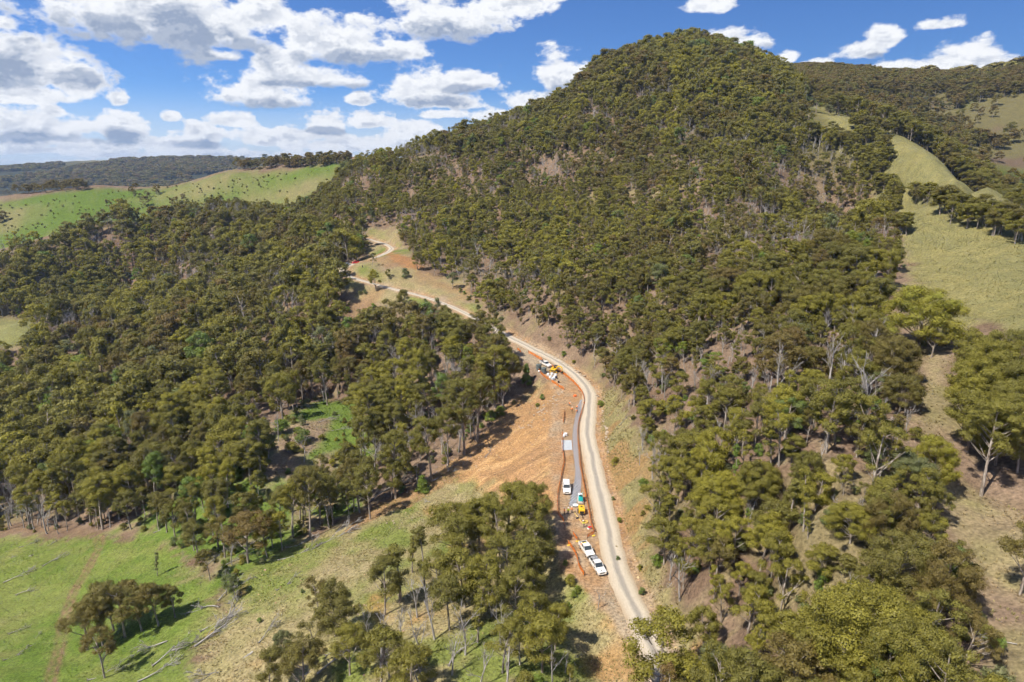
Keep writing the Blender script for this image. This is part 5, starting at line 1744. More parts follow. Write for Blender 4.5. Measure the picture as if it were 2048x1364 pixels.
MB().box((-1.95, 0, 0.42), (0.12, 2.1, 0.52), 0.03).box((-1.6, 0.4, 0.42), (0.7, 0.12, 0.12)).box((-1.6, -0.4, 0.42), (0.7, 0.12, 0.12)).build('dozer_blade', M_YEL, ex)
hs_ = MB().box((-0.35, 0, 1.08), (2.0, 1.95, 0.56), 0.14).box((-0.95, 0, 1.50), (0.85, 1.80, 0.36), 0.10).build('house', M_YEL, ex)
MB().box((-1.38, 0, 1.25), (0.04, 1.2, 0.30)).build('vent_grille', M_BLACK, hs_)
cb = MB()
for (x, y) in ((-0.45, -0.2), (-0.45, 0.88), (0.62, -0.2), (0.62, 0.88)):
    cb.tube([(x, y, 1.3), (x * 0.95, y, 2.45)], 0.045, 5)
cb.build('cab_frame', M_BLACK, ex)
MB().box((0.08, 0.34, 2.50), (1.3, 1.25, 0.09), 0.03).build('canopy_roof', M_BLACK, ex)
MB().box((-0.15, 0.34, 1.62), (0.5, 0.5, 0.14), 0.04).box((-0.38, 0.34, 1.95), (0.12, 0.5, 0.6), 0.04).build('seat', M_BLACK, ex)


def limb(pts, wy, y=-0.45):
    """flat box-section arm along (x, z, depth) points"""
    up = [(x - 0.0, z + d / 2) for x, z, d in pts]; lo = [(x, z - d / 2) for x, z, d in pts[::-1]]
    return MB().prism(up + lo, y - wy / 2, y + wy / 2, bev=0.02)


limb([(0.55, 1.15, 0.40), (1.15, 2.25, 0.50), (1.75, 2.75, 0.52), (2.6, 2.72, 0.42), (3.35, 2.35, 0.30)], 0.30).build('boom', M_YEL, ex)
st = limb([(3.18, 2.62, 0.28), (3.40, 2.25, 0.36)], 0.24)
st.prism([(3.05, 2.62), (3.40, 2.55), (3.62, 0.95), (3.42, 0.90)], -0.57, -0.33, bev=0.02)
st.build('stick', M_YEL, ex)
MB().prism([(3.35, 1.0), (3.70, 0.95), (3.62, 0.28), (3.20, 0.10), (2.88, 0.30), (3.12, 0.62)], -0.85, -0.05, bev=0.02).build('bucket', M_DARK, ex)
MB().cyl((0.85, -0.45, 1.10), (1.95, -0.45, 2.45), 0.07, 8).cyl((2.0, -0.45, 3.05), (3.1, -0.45, 2.72), 0.06, 8).cyl((3.42, -0.45, 2.2), (3.66, -0.45, 1.1), 0.05, 8).build('hydraulic_rams', M_STEEL, ex)

# ------------------------------------------------------------------ trailer compressor and pump
def road_dir(p):
    k, _ = road_near(np.array([p.x]), np.array([p.y]))
    t = road_t[k[0]]
    return math.atan2(-t[1], -t[0])          # towards the camera


p = rest(1163, 1026)
cp = thing('air_compressor', 'yellow towed air compressor with a drawbar inside the orange fence', 'compressor', p, road_dir(p))
MB().box((0, 0, 0.98), (2.5, 1.45, 1.05), 0.16).build('housing', M_YEL, cp)
MB().box((0, 0, 0.42), (2.55, 1.20, 0.16), 0.03).build('chassis', M_DARK, cp)
MB().box((-0.35, 0.0, 1.512), (0.62, 0.55, 0.02)).build('roof_vent', M_BLACK, cp)
MB().cyl((0.6, 0.35, 1.5), (0.6, 0.35, 1.66), 0.06, 8).build('exhaust', M_DARK, cp)
for s in (-1, 1):
    MB().box((-0.1, s * 0.732, 0.95), (1.0, 0.012, 0.5)).build('side_panel', M_DARK, cp)
    MB().box((-0.2, s * 0.86, 0.66), (0.95, 0.26, 0.07), 0.03).build('mudguard', M_BLACK, cp)
    w_ = MB().cyl((-0.2, s * 0.74, 0.32), (-0.2, s * 0.95, 0.32), 0.32, 16).build('wheel', M_TYRE, cp)
    MB().cyl((-0.2, s * 0.94, 0.32), (-0.2, s * 0.965, 0.32), 0.18, 12).build('rim', M_RIM, w_)
MB().box((1.262, 0, 0.85), (0.02, 1.0, 0.5)).build('front_grille', M_BLACK, cp)
MB().tube([(1.2, 0.45, 0.42), (2.1, 0.02, 0.42)], 0.045, 5).tube([(1.2, -0.45, 0.42), (2.1, -0.02, 0.42)], 0.045, 5).tube([(2.05, 0, 0.42), (2.95, 0, 0.45)], 0.05, 5).build('drawbar', M_DARK, cp)
MB().cyl((2.5, 0.12, 0.1), (2.5, 0.12, 0.7), 0.04, 8).cyl((2.5, 0.06, 0.1), (2.5, 0.18, 0.1), 0.10, 12).build('jockey_wheel', M_DARK, cp)

p = rest(1161, 1003)
pm = thing('grout_pump', 'teal and white grout pump with a pale tank behind the yellow compressor', 'pump', p, road_dir(p))
MB().box((0, 0, 0.22), (3.0, 1.5, 0.22), 0.03).box((1.25, 0, 0.42), (0.5, 1.35, 0.22), 0.03).build('skid', M_WHITE, pm)
MB().box((0.25, 0, 0.95), (1.25, 1.15, 0.95), 0.08, taper=(0.85, 0.85)).build('motor_housing', M_TEAL, pm)
MB().cyl((0.30, 0, 1.35), (0.30, 0, 1.80), 0.30, 16, 0.52).build('hopper', M_TEAL, pm)
MB().cyl((0.30, 0, 1.79), (0.30, 0, 1.815), 0.44, 16).build('hopper_grate', M_DARK, pm)
MB().cyl((-0.95, 0, 0.33), (-0.95, 0, 1.55), 0.58, 20).cyl((-0.95, 0, 1.55), (-0.95, 0, 1.75), 0.58, 20, 0.22).build('mixing_tank', M_BAG, pm)
MB().box((-0.95, 0.45, 1.86), (0.5, 0.18, 0.10), 0.02).build('mixer_motor', M_TEAL, pm)
MB().tube([(0.9, 0.3, 0.6), (1.4, 0.5, 0.55), (1.9, 0.9, 0.1)], 0.06, 6).build('outlet_hose', M_BLACK, pm)

p = rest(1151, 1012)
pl_ = thing('steel_tray', 'pale oval mixing tray on the ground beside the grout pump', 'tray', p)
MB().cyl((0, 0, 0.02), (0, 0, 0.28), 0.62, 20, 0.80).build('basin', M_STEEL, pl_)
MB().cyl((0, 0, 0.26), (0, 0, 0.30), 0.70, 20).build('slurry', M_BAG, pl_)

# ------------------------------------------------------------------ water tanks
for (u, v, lab) in ((1077.5, 739, 'grey corrugated water tank behind the orange fence, uphill of the two'), (1087.5, 746, 'grey corrugated water tank beside the white sacks, downhill of the two')):
    p = rest(u, v)
    tk_ = thing('water_tank', lab, 'water tank', p, 0, 'water tanks')
    t_ = MB()
    for k in range(8):
        z = 0.02 + k * 0.25
        t_.cyl((0, 0, z), (0, 0, z + 0.17), 1.02, 28); t_.cyl((0, 0, z + 0.17), (0, 0, z + 0.25), 0.985, 28)
    t_.build('shell', M_TANK, tk_)
    MB().cyl((0, 0, 2.02), (0, 0, 2.22), 1.02, 28, 0.45).build('lid', M_TANK, tk_)
    MB().cyl((0.0, 0, 2.22), (0.0, 0, 2.30), 0.26, 16).build('hatch', M_BLACK, tk_)
    MB().cyl((0.3, -1.0, 0.15), (0.3, -1.18, 0.15), 0.05, 8).build('outlet', M_DARK, tk_)


# ------------------------------------------------------------------ sacks, pallets, small gear
def bulk_bag(u, v, label, s=1.0, rz=0.2, m=None):
    p = rest(u, v)
    o = thing('bulk_bag', label, 'bag', p, rz, 'white bulk bags')
    b = MB()
    b.box((0, 0, 0.45 * s), (0.95 * s, 0.95 * s, 0.88 * s), 0.16 * s, taper=(0.88, 0.88))
    b.build('sack', m or M_BAG, o)
    for (x, y) in ((-.3, -.3), (.3, -.3), (.3, .3), (-.3, .3)):
        MB().tube([(x * s, y * s, 0.85 * s), (x * 1.15 * s, y * 1.15 * s, 1.02 * s), (x * 0.6 * s, y * s, 0.88 * s)], 0.03 * s, 4).build('lifting_loop', M_BAG, o)
    return o


for k, (u, v, lab) in enumerate([(1096, 751, 'white bulk bag right beside the downhill water tank'), (1101, 756, 'white bulk bag in the front row against the orange fence'), (1108, 757, 'white bulk bag at the right end of the sack pile'), (1104, 750, 'white bulk bag at the back of the sack pile'), (1111, 752, 'white bulk bag nearest the excavator bucket'), (1078.5, 744, 'small white sack at the foot of the uphill water tank')]):
    bulk_bag(u, v, lab, 0.75 if k == 5 else rng.uniform(0.95, 1.15), k * 0.7)
for k, (u, v, lab) in enumerate([(1106, 760, 'pallet of bluish wrapped goods against the fence by the sacks'), (1112, 757, 'pallet with a dark blue bundle at the end of the sack pile')]):
    p = rest(u, v)
    o = thing('wrapped_pallet', lab, 'pallet', p, 0.5 + k, 'wrapped pallets')
    b = MB()
    for y in (-0.5, 0, 0.5):
        b.box((0, y, 0.05), (1.15, 0.1, 0.09))
    for x in np.linspace(-0.5, 0.5, 5):
        b.box((x, 0, 0.11), (0.14, 1.15, 0.025))
    b.build('pallet', M_TIMBER, o)
    MB().box((0, 0, 0.5), (1.0, 1.05, 0.75), 0.06).build('load', M_WRAP if k == 0 else M_NAVY, o)
bulk_bag(1131, 872, 'white bulk bag standing alone above the mesh sheet', 1.1, 0.4)
bulk_bag(1127.5, 874, 'slumped white bag beside the lone one above the mesh sheet', 0.8, 1.2)
p = rest(1117, 765)
o = thing('drum', 'dark drum standing by the downhill end of the sack pile', 'drum', p)
MB().cyl((0, 0, 0), (0, 0, 0.7), 0.32, 16).build('barrel', M_DARK, o)
MB().cyl((0, 0, 0.70), (0, 0, 0.73), 0.34, 16).build('rim', M_STEEL, o)
p = rest(1150, 793)
o = thing('crate', 'orange plastic crate on the bench below the bend', 'crate', p, 0.4)
cr = MB().box((0, 0, 0.28), (1.0, 0.8, 0.5), 0.05)
cr.build('bin', M_ORANGE, o)
MB().box((0, 0, 0.545), (1.06, 0.86, 0.05), 0.01).build('lid', M_ORANGE, o)
p = rest(1179, 1058)
o = thing('cooler_box', 'white cooler box with a red lid by the end of the road side fence', 'cooler', p, 0.6)
MB().box((0, 0, 0.25), (0.9, 0.6, 0.48), 0.05).build('box', M_BAG, o)
MB().box((0, 0, 0.52), (0.94, 0.64, 0.08), 0.02).build('lid', M_TAIL, o)
p = rest(1155, 1037)
o = thing('tool_bag', 'black tool bag on the dirt in front of the compressor', 'bag', p, 0.3)
MB().box((0, 0, 0.18), (0.8, 0.4, 0.34), 0.1, taper=(0.8, 0.6)).build('holdall', M_BLACK, o)
MB().tube([(-0.2, 0, 0.33), (-0.1, 0, 0.48), (0.1, 0, 0.48), (0.2, 0, 0.33)], 0.025, 5).build('handle', M_BLACK, o)
# hose across the dirt and its coil
hp = [rest(u, v) for u, v in ((1148, 1024), (1152, 1030), (1157, 1036), (1161, 1042), (1166, 1047))]
o = thing('air_hose', 'yellow air hose lying across the dirt beside the workers', 'hose', hp[0])
MB().tube(catmull(np.array([tuple(q - hp[0] + Vector((0, 0, 0.05))) for q in hp]), 6), 0.055, 6).build('line', M_HOSE, o)
p = rest(1171.5, 1045)
o = thing('hose_coil', 'coiled yellow hose beside the lime clad worker', 'hose', p)
MB().tube([(0.55 * math.cos(a) * (1 - a * 0.006), 0.55 * math.sin(a), 0.06 + 0.012 * a) for a in np.linspace(0, 6 * math.pi, 60)], 0.05, 6).build('loops', M_HOSE, o)
for (u, v, lab) in ((1155, 1083, 'yellow sandbag on the foot of the open gate'), (1138, 1091, 'yellow sandbag at the top of the lower orange fence'), (1187, 1072, 'yellow sandbag at the corner of the road side fence')):
    p = rest(u, v)
    o = thing('sandbag', lab, 'sandbag', p, 0.5, 'yellow sandbags')
    MB().box((0, 0, 0.10), (0.75, 0.42, 0.2), 0.09).build('sack', M_SAND, o)
    MB().box((0.39, 0, 0.11), (0.12, 0.26, 0.05), 0.02).build('tied_end', M_SAND, o)
# sacks in the second utility's tub
hb = Vector((math.cos(HDL), math.sin(HDL), 0))
sb_ = Vector((-hb.y, hb.x, 0))
for k, (a, b2, lab) in enumerate(((-1.45, 0.35, 'yellow sack in the tub of the second utility, driver side'), (-1.5, -0.35, 'yellow sack in the tub of the second utility, kerb side'))):
    q = uB.location + hb * a + sb_ * b2 + Vector((0, 0, 1.07))
    o = thing('sack', lab, 'sack', q, HDL + 0.2, 'sacks in the tub')
    MB().box((0, 0, 0.13), (0.85, 0.5, 0.26), 0.1).build('bag', M_SAND, o)
    MB().box((0.44, 0, 0.14), (0.12, 0.3, 0.06), 0.02).build('tied_end', M_SAND, o)
p = rest(1227, 1089)
o = thing('timber_plank', 'yellow painted plank lying on the verge right of the road', 'plank', p + Vector((0, 0, 0.06)), R(-62))
MB().box((0, 0, 0.03), (2.6, 0.25, 0.06), 0.01).build('board', M_SAND, o)
MB().box((1.1, 0, 0.10), (0.3, 0.3, 0.08), 0.01).build('cleat', M_DARK, o)

# ------------------------------------------------------------------ strip of steel bars along the fence
Lft = [(1160, 800), (1155, 818), (1149, 845), (1146, 868), (1147, 900), (1150, 928), (1151, 950), (1147, 975), (1141, 1000), (1138, 1014)]
Rgt = [(1164, 799), (1163, 818), (1156, 845), (1154, 868), (1156, 903), (1158, 928), (1162, 953), (1162, 975), (1157, 994), (1150, 1013)]
LP = resample(catmull(np.array([tuple(rest(u, v)) for u, v in Lft]), 10), 0.5)
RP = resample(catmull(np.array([tuple(rest(u, v)) for u, v in Rgt]), 10), 0.5)
ns = 120
tL, tR = np.linspace(0, len(LP) - 1, ns), np.linspace(0, len(RP) - 1, ns)
LPs = np.stack([np.interp(tL, np.arange(len(LP)), LP[:, k]) for k in range(3)], 1)
RPs = np.stack([np.interp(tR, np.arange(len(RP)), RP[:, k]) for k in range(3)], 1)
org = Vector(LPs[0])
rs_ = thing('reinforcement_strip', 'long strip of grey steel bars laid slantwise on matting along the road side fence', 'steel bars', org)
V = np.empty((ns, 5, 3))
for k in range(5):
    V[:, k] = LPs + (RPs - LPs) * k / 4 - np.array(org)
    V[:, k, 2] = hz(V[:, k, 0] + org.x, V[:, k, 1] + org.y) - org.z + 0.07 + 0.02 * np.sin(np.arange(ns) * 1.9 + k)
q = np.arange(ns * 5).reshape(ns, 5)
link('matting', mesh_from('matting', V.reshape(-1, 3), np.stack([q[:-1, :-1], q[1:, :-1], q[1:, 1:], q[:-1, 1:]], -1).reshape(-1, 4), [M_MAT]), rs_)
for k in range(2, ns - 7, 3):
    a = RPs[k]; b2 = LPs[min(ns - 1, k + 6)]
    d_ = b2 - a
    pts_ = []
    for t in np.linspace(-0.05, 1.1 + rng.uniform(-.05, .12), 4):
        w_ = a + d_ * t
        pts_.append((w_[0] - org.x, w_[1] - org.y, float(hz(w_[0], w_[1])) - org.z + 0.13))
    MB().tube(pts_, 0.11, 4).build('bar', M_BAR, rs_)

# steel mesh sheet on pale plastic
c4 = [rest(u, v) for u, v in ((1123, 881), (1143, 881), (1145, 900), (1124, 901))]
o = thing('mesh_sheet', 'square steel mesh sheet on pale plastic lying on the work bench', 'mesh sheet', c4[0])
cc = [q_ - c4[0] for q_ in c4]


def bl(s, t, dz):
    w_ = (cc[0] * (1 - s) + cc[1] * s) * (1 - t) + (cc[3] * (1 - s) + cc[2] * s) * t
    return (w_.x, w_.y, float(hz(w_.x + c4[0].x, w_.y + c4[0].y)) - c4[0].z + dz)


gv = [bl(s, t, 0.06) for s in np.linspace(0, 1, 7) for t in np.linspace(0, 1, 7)]
link('plastic_sheet', mesh_from('plastic_sheet', gv, [(i * 7 + j, (i + 1) * 7 + j, (i + 1) * 7 + j + 1, i * 7 + j + 1) for i in range(6) for j in range(6)], [M_SHEET]), o)
for s in np.linspace(0.02, 0.98, 11):
    MB().tube([bl(s, t, 0.12) for t in np.linspace(0, 1, 5)], 0.03, 4).build('wire', M_BAR, o)
for t in np.linspace(0.02, 0.98, 13):
    MB().tube([bl(s, t, 0.15) for s in np.linspace(0, 1, 5)], 0.03, 4).build('wire', M_BAR, o)

# ------------------------------------------------------------------ orange barrier netting
nm, N, L, b = mat('orange_barrier_netting')
b.inputs['Base Color'].default_value = (0.95, 0.27, 0.035, 1)
b.inputs['Roughness'].default_value = 0.7
tr = N.new('ShaderNodeBsdfTranslucent'); tr.inputs[0].default_value = (0.95, 0.27, 0.035, 1)
ms = N.new('ShaderNodeMixShader'); ms.inputs[0].default_value = 0.45
L.new(b.outputs[0], ms.inputs[1]); L.new(tr.outputs[0], ms.inputs[2])
uvn = N.new('ShaderNodeAttribute'); uvn.attribute_name = 'weave'
sx_ = N.new('ShaderNodeSeparateXYZ'); L.new(uvn.outputs['Vector'], sx_.inputs[0])
def hole(sock, freq, thr):
    a = N.new('ShaderNodeMath'); a.operation = 'MULTIPLY'; L.new(sock, a.inputs[0]); a.inputs[1].default_value = freq
    f = N.new('ShaderNodeMath'); f.operation = 'FRACT'; L.new(a.outputs[0], f.inputs[0])
    g = N.new('ShaderNodeMath'); g.operation = 'GREATER_THAN'; L.new(f.outputs[0], g.inputs[0]); g.inputs[1].default_value = thr
    return g.outputs[0]
hm_ = N.new('ShaderNodeMath'); hm_.operation = 'MULTIPLY'
L.new(hole(sx_.outputs[0], 11.0, 0.45), hm_.inputs[0]); L.new(hole(sx_.outputs[1], 14.0, 0.5), hm_.inputs[1])
tp = N.new('ShaderNodeBsdfTransparent')
m2 = N.new('ShaderNodeMixShader'); L.new(hm_.outputs[0], m2.inputs[0]); L.new(ms.outputs[0], m2.inputs[1]); L.new(tp.outputs[0], m2.inputs[2])
L.new(m2.outputs[0], N['Material Output'].inputs[0])
M_NET = nm
POST_ME = MB().box((0, 0, 0.55), (0.05, 0.05, 1.30)).box((0, 0, 1.22), (0.09, 0.09, 0.10), 0.02).mesh('post', M_DARK)


def fence(pxs, label, h=1.0, step=2.4):
    P = [np.array(rest(u, v)) for u, v in pxs]
    P = resample(catmull(np.array(P), 8) if len(P) > 2 else np.array(P), step / 6)
    org = Vector(P[0])
    o = thing('barrier_fence', label, 'barrier fence', org, 0, 'orange barrier fences')
    g_ = np.random.default_rng(int(pxs[0][0]))
    n = len(P)
    for k in range(0, n, 6):
        q_ = link('post', POST_ME, o)
        q_.location = (P[k, 0] - org.x, P[k, 1] - org.y, float(hz(P[k, 0], P[k, 1])) - org.z)
        q_.rotation_euler = (g_.normal(0, .04), g_.normal(0, .04), g_.uniform(0, 3))
        seg = P[k:min(k + 7, n)]
        if len(seg) < 2:
            continue
        V, W_ = [], []
        for i, w_ in enumerate(seg):
            s_ = math.sin(math.pi * i / 6)
            zg = float(hz(w_[0], w_[1]))
            sag = 0.10 * s_ * g_.uniform(0.5, 1.4)
            bow = 0.12 * s_ * g_.normal(0, 1)
            for j in range(4):
                t = j / 3
                V.append((w_[0] - org.x + bow * t * (1 - t) * 3, w_[1] - org.y, zg - org.z + 0.04 + t * (h - sag)))
                W_.append((i * step / 6, t * h, 0))
        m_ = len(seg)
        fq = [(i * 4 + j, (i + 1) * 4 + j, (i + 1) * 4 + j + 1, i * 4 + j + 1) for i in range(m_ - 1) for j in range(3)]
        me = mesh_from('netting', V, fq, [M_NET], smooth_=True)
        a_ = me.attributes.new('weave', 'FLOAT_VECTOR', 'POINT')
        a_.data.foreach_set('vector', np.array(W_, np.float32).ravel())
        link('netting', me, o)
    return o


fence([(1076, 739), (1081, 747), (1090, 755), (1099, 761)], 'orange netting fence curving round the grey water tanks', 1.05)
fence([(1103, 764), (1114, 771), (1123, 777), (1129, 780)], 'orange netting fence below the white sacks and dark drum', 1.05)
fence([(1057, 706), (1070, 713), (1085, 722)], 'orange netting fence uphill of the tray back utility', 1.1)
fence([(1035, 699), (1042, 705)], 'short piece of orange netting under the trees at the top of the bench', 0.9)
fence([(1098, 731), (1108, 737), (1123, 746), (1140, 759), (1155, 774), (1164, 786), (1168, 801), (1165, 820), (1158, 845), (1156, 870), (1159, 905), (1161, 932), (1166, 961), (1170, 983), (1174, 1004), (1179, 1029), (1183, 1051), (1189, 1067)], 'long orange netting fence along the inner edge of the gravel road', 1.0)
fence([(1128, 824), (1128, 836), (1126, 848)], 'short orange netting piece at the slip edge uphill of the white bags', 1.0)
fence([(1125, 866), (1125, 885), (1125, 902), (1128, 923), (1124, 945), (1119, 972), (1115, 995), (1116, 1026), (1122, 1036), (1128, 1045)], 'orange netting fence along the top edge of the slip past the open doored utility', 1.0)
fence([(1128, 1047), (1129, 1063)], 'drooping end piece of orange netting below the slip fence', 0.7)
fence([(1136, 1088), (1143, 1096), (1153, 1115), (1158, 1134), (1169, 1153)], 'separate orange netting fence on the grass left of the two parked utilities', 1.0)
for (a, b2, lab) in (((1146, 1070), (1155, 1083), 'swung open gate panel of faded red mesh left of the second utility'), ((1174, 1077), (1188, 1069), 'closed gate panel of faded red mesh right of the second utility')):
    A, B = rest(*a), rest(*b2)
    o = thing('gate_panel', lab, 'gate', A, 0, 'mesh gate panels')
    d_ = B - A; d_.z = 0
    fr = MB()
    fr.tube([(0, 0, 0.05), (0, 0, 1.1), (d_.x, d_.y, 1.1 + B.z - A.z), (d_.x, d_.y, 0.05 + B.z - A.z)], 0.035, 5)
    fr.tube([(0, 0, 0.15), (d_.x, d_.y, 0.15 + B.z - A.z)], 0.03, 5)
    fr.build('frame', M_STEEL, o)
    V = [(0, 0, 0.15), (d_.x, d_.y, 0.15 + B.z - A.z), (d_.x, d_.y, 1.08 + B.z - A.z), (0, 0, 1.08)]
    me = mesh_from('mesh_infill', V, [(0, 1, 2, 3)], [M_NET])
    a_ = me.attributes.new('weave', 'FLOAT_VECTOR', 'POINT')
    a_.data.foreach_set('vector', np.array([(0, 0, 0), (d_.length, 0, 0), (d_.length, 1, 0), (0, 1, 0)], np.float32).ravel())
    link('mesh_infill', me, o)


# ------------------------------------------------------------------ workers
def skin_mesh(name, J, E, Rd, mats, levels=1):
    me = bpy.data.meshes.new(name + '_raw')
    me.from_pydata([tuple(j) for j in J], E, [])
    ob = bpy.data.objects.new(name + '_raw', me)
    COL.objects.link(ob)
    md = ob.modifiers.new('skin', 'SKIN')
    for i, r_ in enumerate(Rd):
        sv = me.skin_vertices[0].data[i]
        sv.radius = (r_, r_) if np.isscalar(r_) else r_
        sv.use_root = i == 0
    md.use_smooth_shade = True
    sd = ob.modifiers.new('sub', 'SUBSURF'); sd.levels = levels; sd.render_levels = levels
    bpy.context.view_layer.update()
    ev = ob.evaluated_get(bpy.context.evaluated_depsgraph_get())
    out = bpy.data.meshes.new_from_object(ev)
    bpy.data.objects.remove(ob); bpy.data.meshes.remove(me)
    out.name = name
    out.materials.clear()
    for m in mats:
        out.materials.append(m)
    out.polygons.foreach_set('use_smooth', np.ones(len(out.polygons), bool))
    return out


def person_meshes(pose):
    b_ = {'stand': 0.0, 'bend': 0.95, 'lean': 0.35, 'walk': 0.08, 'reach': 0.2}[pose]
    J, E, Rd = [], [], []

    def add(p, r_, par=None):
        J.append(Vector(p)); Rd.append(r_)
        if par is not None:
            E.append((par, len(J) - 1))
        return len(J) - 1
    kb = 0.12 if pose == 'bend' else 0.0
    hipz = 0.93 - kb * 0.6
    pel = add((-kb, 0, hipz), (0.13, 0.16))
    def tilt(dx, dz):          # torso point along the bent spine
        return (-kb + dz * math.sin(b_) + dx * math.cos(b_), 0, hipz + dz * math.cos(b_) - dx * math.sin(b_))
    w = add(tilt(0, 0.18), (0.12, 0.15), pel)
    c = add(tilt(0.01, 0.38), (0.125, 0.18), w)
    nk = add(tilt(0.0, 0.54), 0.062, c)
    hb_ = 0.6 if pose == 'bend' else 0.0
    hd0 = Vector(tilt(0.0, 0.54))
    sd_ = Vector((math.sin(b_ * 0.6), 0, math.cos(b_ * 0.6)))
    chin = add(hd0 + sd_ * 0.08 + Vector((0.015, 0, 0)), 0.078, nk)
    add(hd0 + sd_ * 0.19 + Vector((0.01, 0, 0)), 0.098, chin)
    fx = Vector((math.cos(b_ * 0.6), 0, -math.sin(b_ * 0.6)))
    add(hd0 + sd_ * 0.12 + fx * 0.105, 0.017, chin)           # nose
    arms_, legs_ = [], []
    for s in (-1, 1):
        sh = add(Vector(tilt(0.0, 0.46)) + Vector((0, s * 0.19, 0)), 0.068, c)
        sv_ = Vector(tilt(0.0, 0.46)) + Vector((0, s * 0.19, 0))
        if pose == 'bend':
            el_, ha = sv_ + Vector((0.10, s * 0.04, -0.28)), sv_ + Vector((0.22, -s * 0.02, -0.52))
        elif pose == 'reach':
            el_, ha = sv_ + Vector((0.18, s * 0.06, -0.20)), sv_ + Vector((0.42, s * 0.0, -0.18))
        elif pose == 'walk':
            el_, ha = sv_ + Vector((-0.1 * s, s * 0.06, -0.28)), sv_ + Vector((0.08 - 0.14 * s, s * 0.05, -0.52))
        else:
            el_, ha = sv_ + Vector((-0.03, s * 0.07, -0.29)), sv_ + Vector((0.08, s * 0.05, -0.54))
        e1_ = add(el_, 0.048, sh)
        wr_i = add(ha, 0.034, e1_)
        d_ = (ha - el_).normalized()
        pm_ = add(ha + d_ * 0.07, (0.022, 0.042), wr_i)
        for f_, off in enumerate((-0.03, -0.01, 0.01, 0.03)):
            a = add(ha + d_ * 0.12 + Vector((off, 0, 0)), 0.009, pm_)
            add(ha + d_ * (0.155 + 0.012 * (f_ in (1, 2))) + Vector((off, -s * 0.018, 0)), 0.008, a)
        add(ha + d_ * 0.075 + Vector((0.055, -s * 0.01, 0)), 0.010, pm_)   # thumb
        hp_ = add((-kb, s * 0.10, hipz - 0.06), 0.098, pel)
        st_ = (0.22 * s if pose == 'walk' else 0.0)
        kn = add((0.05 + st_ * 0.55 + kb * 0.5, s * 0.115, 0.50 - kb * 0.2), 0.066, hp_)
        an_ = add((-0.01 + st_, s * 0.12, 0.10), 0.046, kn)
        add((0.16 + st_, s * 0.135, 0.045), 0.042, an_)
    return J, E, Rd


PERSON = {}


def make_person(u, v, pose, rz, shirt, label, hat=True):
    p = rest(u, v)
    o = thing('person', label, 'person', p, rz, 'workers at the slip')
    if pose not in PERSON:
        J, E, Rd = person_meshes(pose)
        body = skin_mesh('body', J, E, Rd, [M_SKIN, M_NAVY, M_BOOT])
        mi = []
        hip = J[0].z
        for pl in body.polygons:
            c_ = pl.center
            mi.append(2 if c_.z < 0.13 else (1 if c_.z < hip + 0.03 and (pose != 'bend' or c_.x < 0.25) and abs(c_.y) < 0.22 else 0))
        body.polygons.foreach_set('material_index', mi)
        # shirt over torso and upper arms
        keep_i = [i for i in range(len(J)) if i in (0, 1, 2, 3)]
        Ji, Ri, Ei = [J[0], J[1], J[2], J[3] * 0.6 + J[2] * 0.4], [(0.15, 0.18), (0.14, 0.175), (0.145, 0.20), 0.10], [(0, 1), (1, 2), (2, 3)]
        for e_ in E:
            if e_[0] == 2 and e_[1] != 3:
                sh = e_[1]
                el_ = [q_[1] for q_ in E if q_[0] == sh][0]
                wr_i = [q_[1] for q_ in E if q_[0] == el_][0]
                k0 = len(Ji)
                Ji += [J[sh], J[el_], J[el_] * 0.25 + J[wr_i] * 0.75]
                Ri += [0.088, 0.066, 0.052]
                Ei += [(2, k0), (k0, k0 + 1), (k0 + 1, k0 + 2)]
        shirt_me = skin_mesh('shirt', Ji, Ei, Ri, [M_HVO])
        hd0 = J[5]
        PERSON[pose] = (body, shirt_me, hd0, (J[5] - J[4]).normalized())
    body, shirt_me, hd0, hdir = PERSON[pose]
    link('body', body, o)
    sm = shirt_me.copy(); sm.materials.clear(); sm.materials.append(shirt)
    link('shirt', sm, o)
    if hat:
        q_ = hdir.to_track_quat('Z', 'Y').to_matrix().to_4x4()
        hm2 = MB()
        r_ = bmesh.ops.create_uvsphere(hm2.bm, u_segments=14, v_segments=8, radius=0.135)
        for v_ in list(hm2.bm.verts):
            if v_.co.z < -0.02:
                v_.co.z = -0.02
        hm2.cyl((0.02, 0, -0.03), (0.02, 0, -0.01), 0.165, 16)
        ho = hm2.build('hard_hat', M_HAT, o)
        ho.matrix_local = Matrix.Translation(hd0 + hdir * 0.035) @ q_
    return o


make_person(1128.5, 1029, 'stand', R(20), M_HVO, 'worker in an orange shirt, left end of the group of three')
make_person(1136.5, 1028.5, 'stand', R(120), M_HVY, 'worker in a lime shirt in the middle of the group of three')
make_person(1144, 1026.5, 'walk', R(190), M_HVO, 'worker in an orange shirt, right end of the group of three')
make_person(1168, 1055, 'lean', R(140), M_HVY, 'worker in a lime shirt standing alone by the hose coil')
make_person(1162, 1099, 'stand', R(10), M_HVO, 'worker in an orange shirt beside the second utility')
make_person(1144, 824, 'walk', R(260), M_HVO, 'worker in an orange shirt walking on the bench below the bend')
make_person(1138, 812, 'bend', R(0), M_HVO, 'worker bending over on the bench near the slip edge')
make_person(1153, 819, 'bend', R(40), M_HVO, 'worker in orange stooping over the upper end of the steel bars')
make_person(1154.5, 826, 'bend', R(200), M_HVO, 'second worker in orange stooping over the steel bars, nearer')
make_person(725, 536, 'stand', R(90), M_NAVY, 'person in dark clothes standing on the gravel at the far hairpin', hat=False)

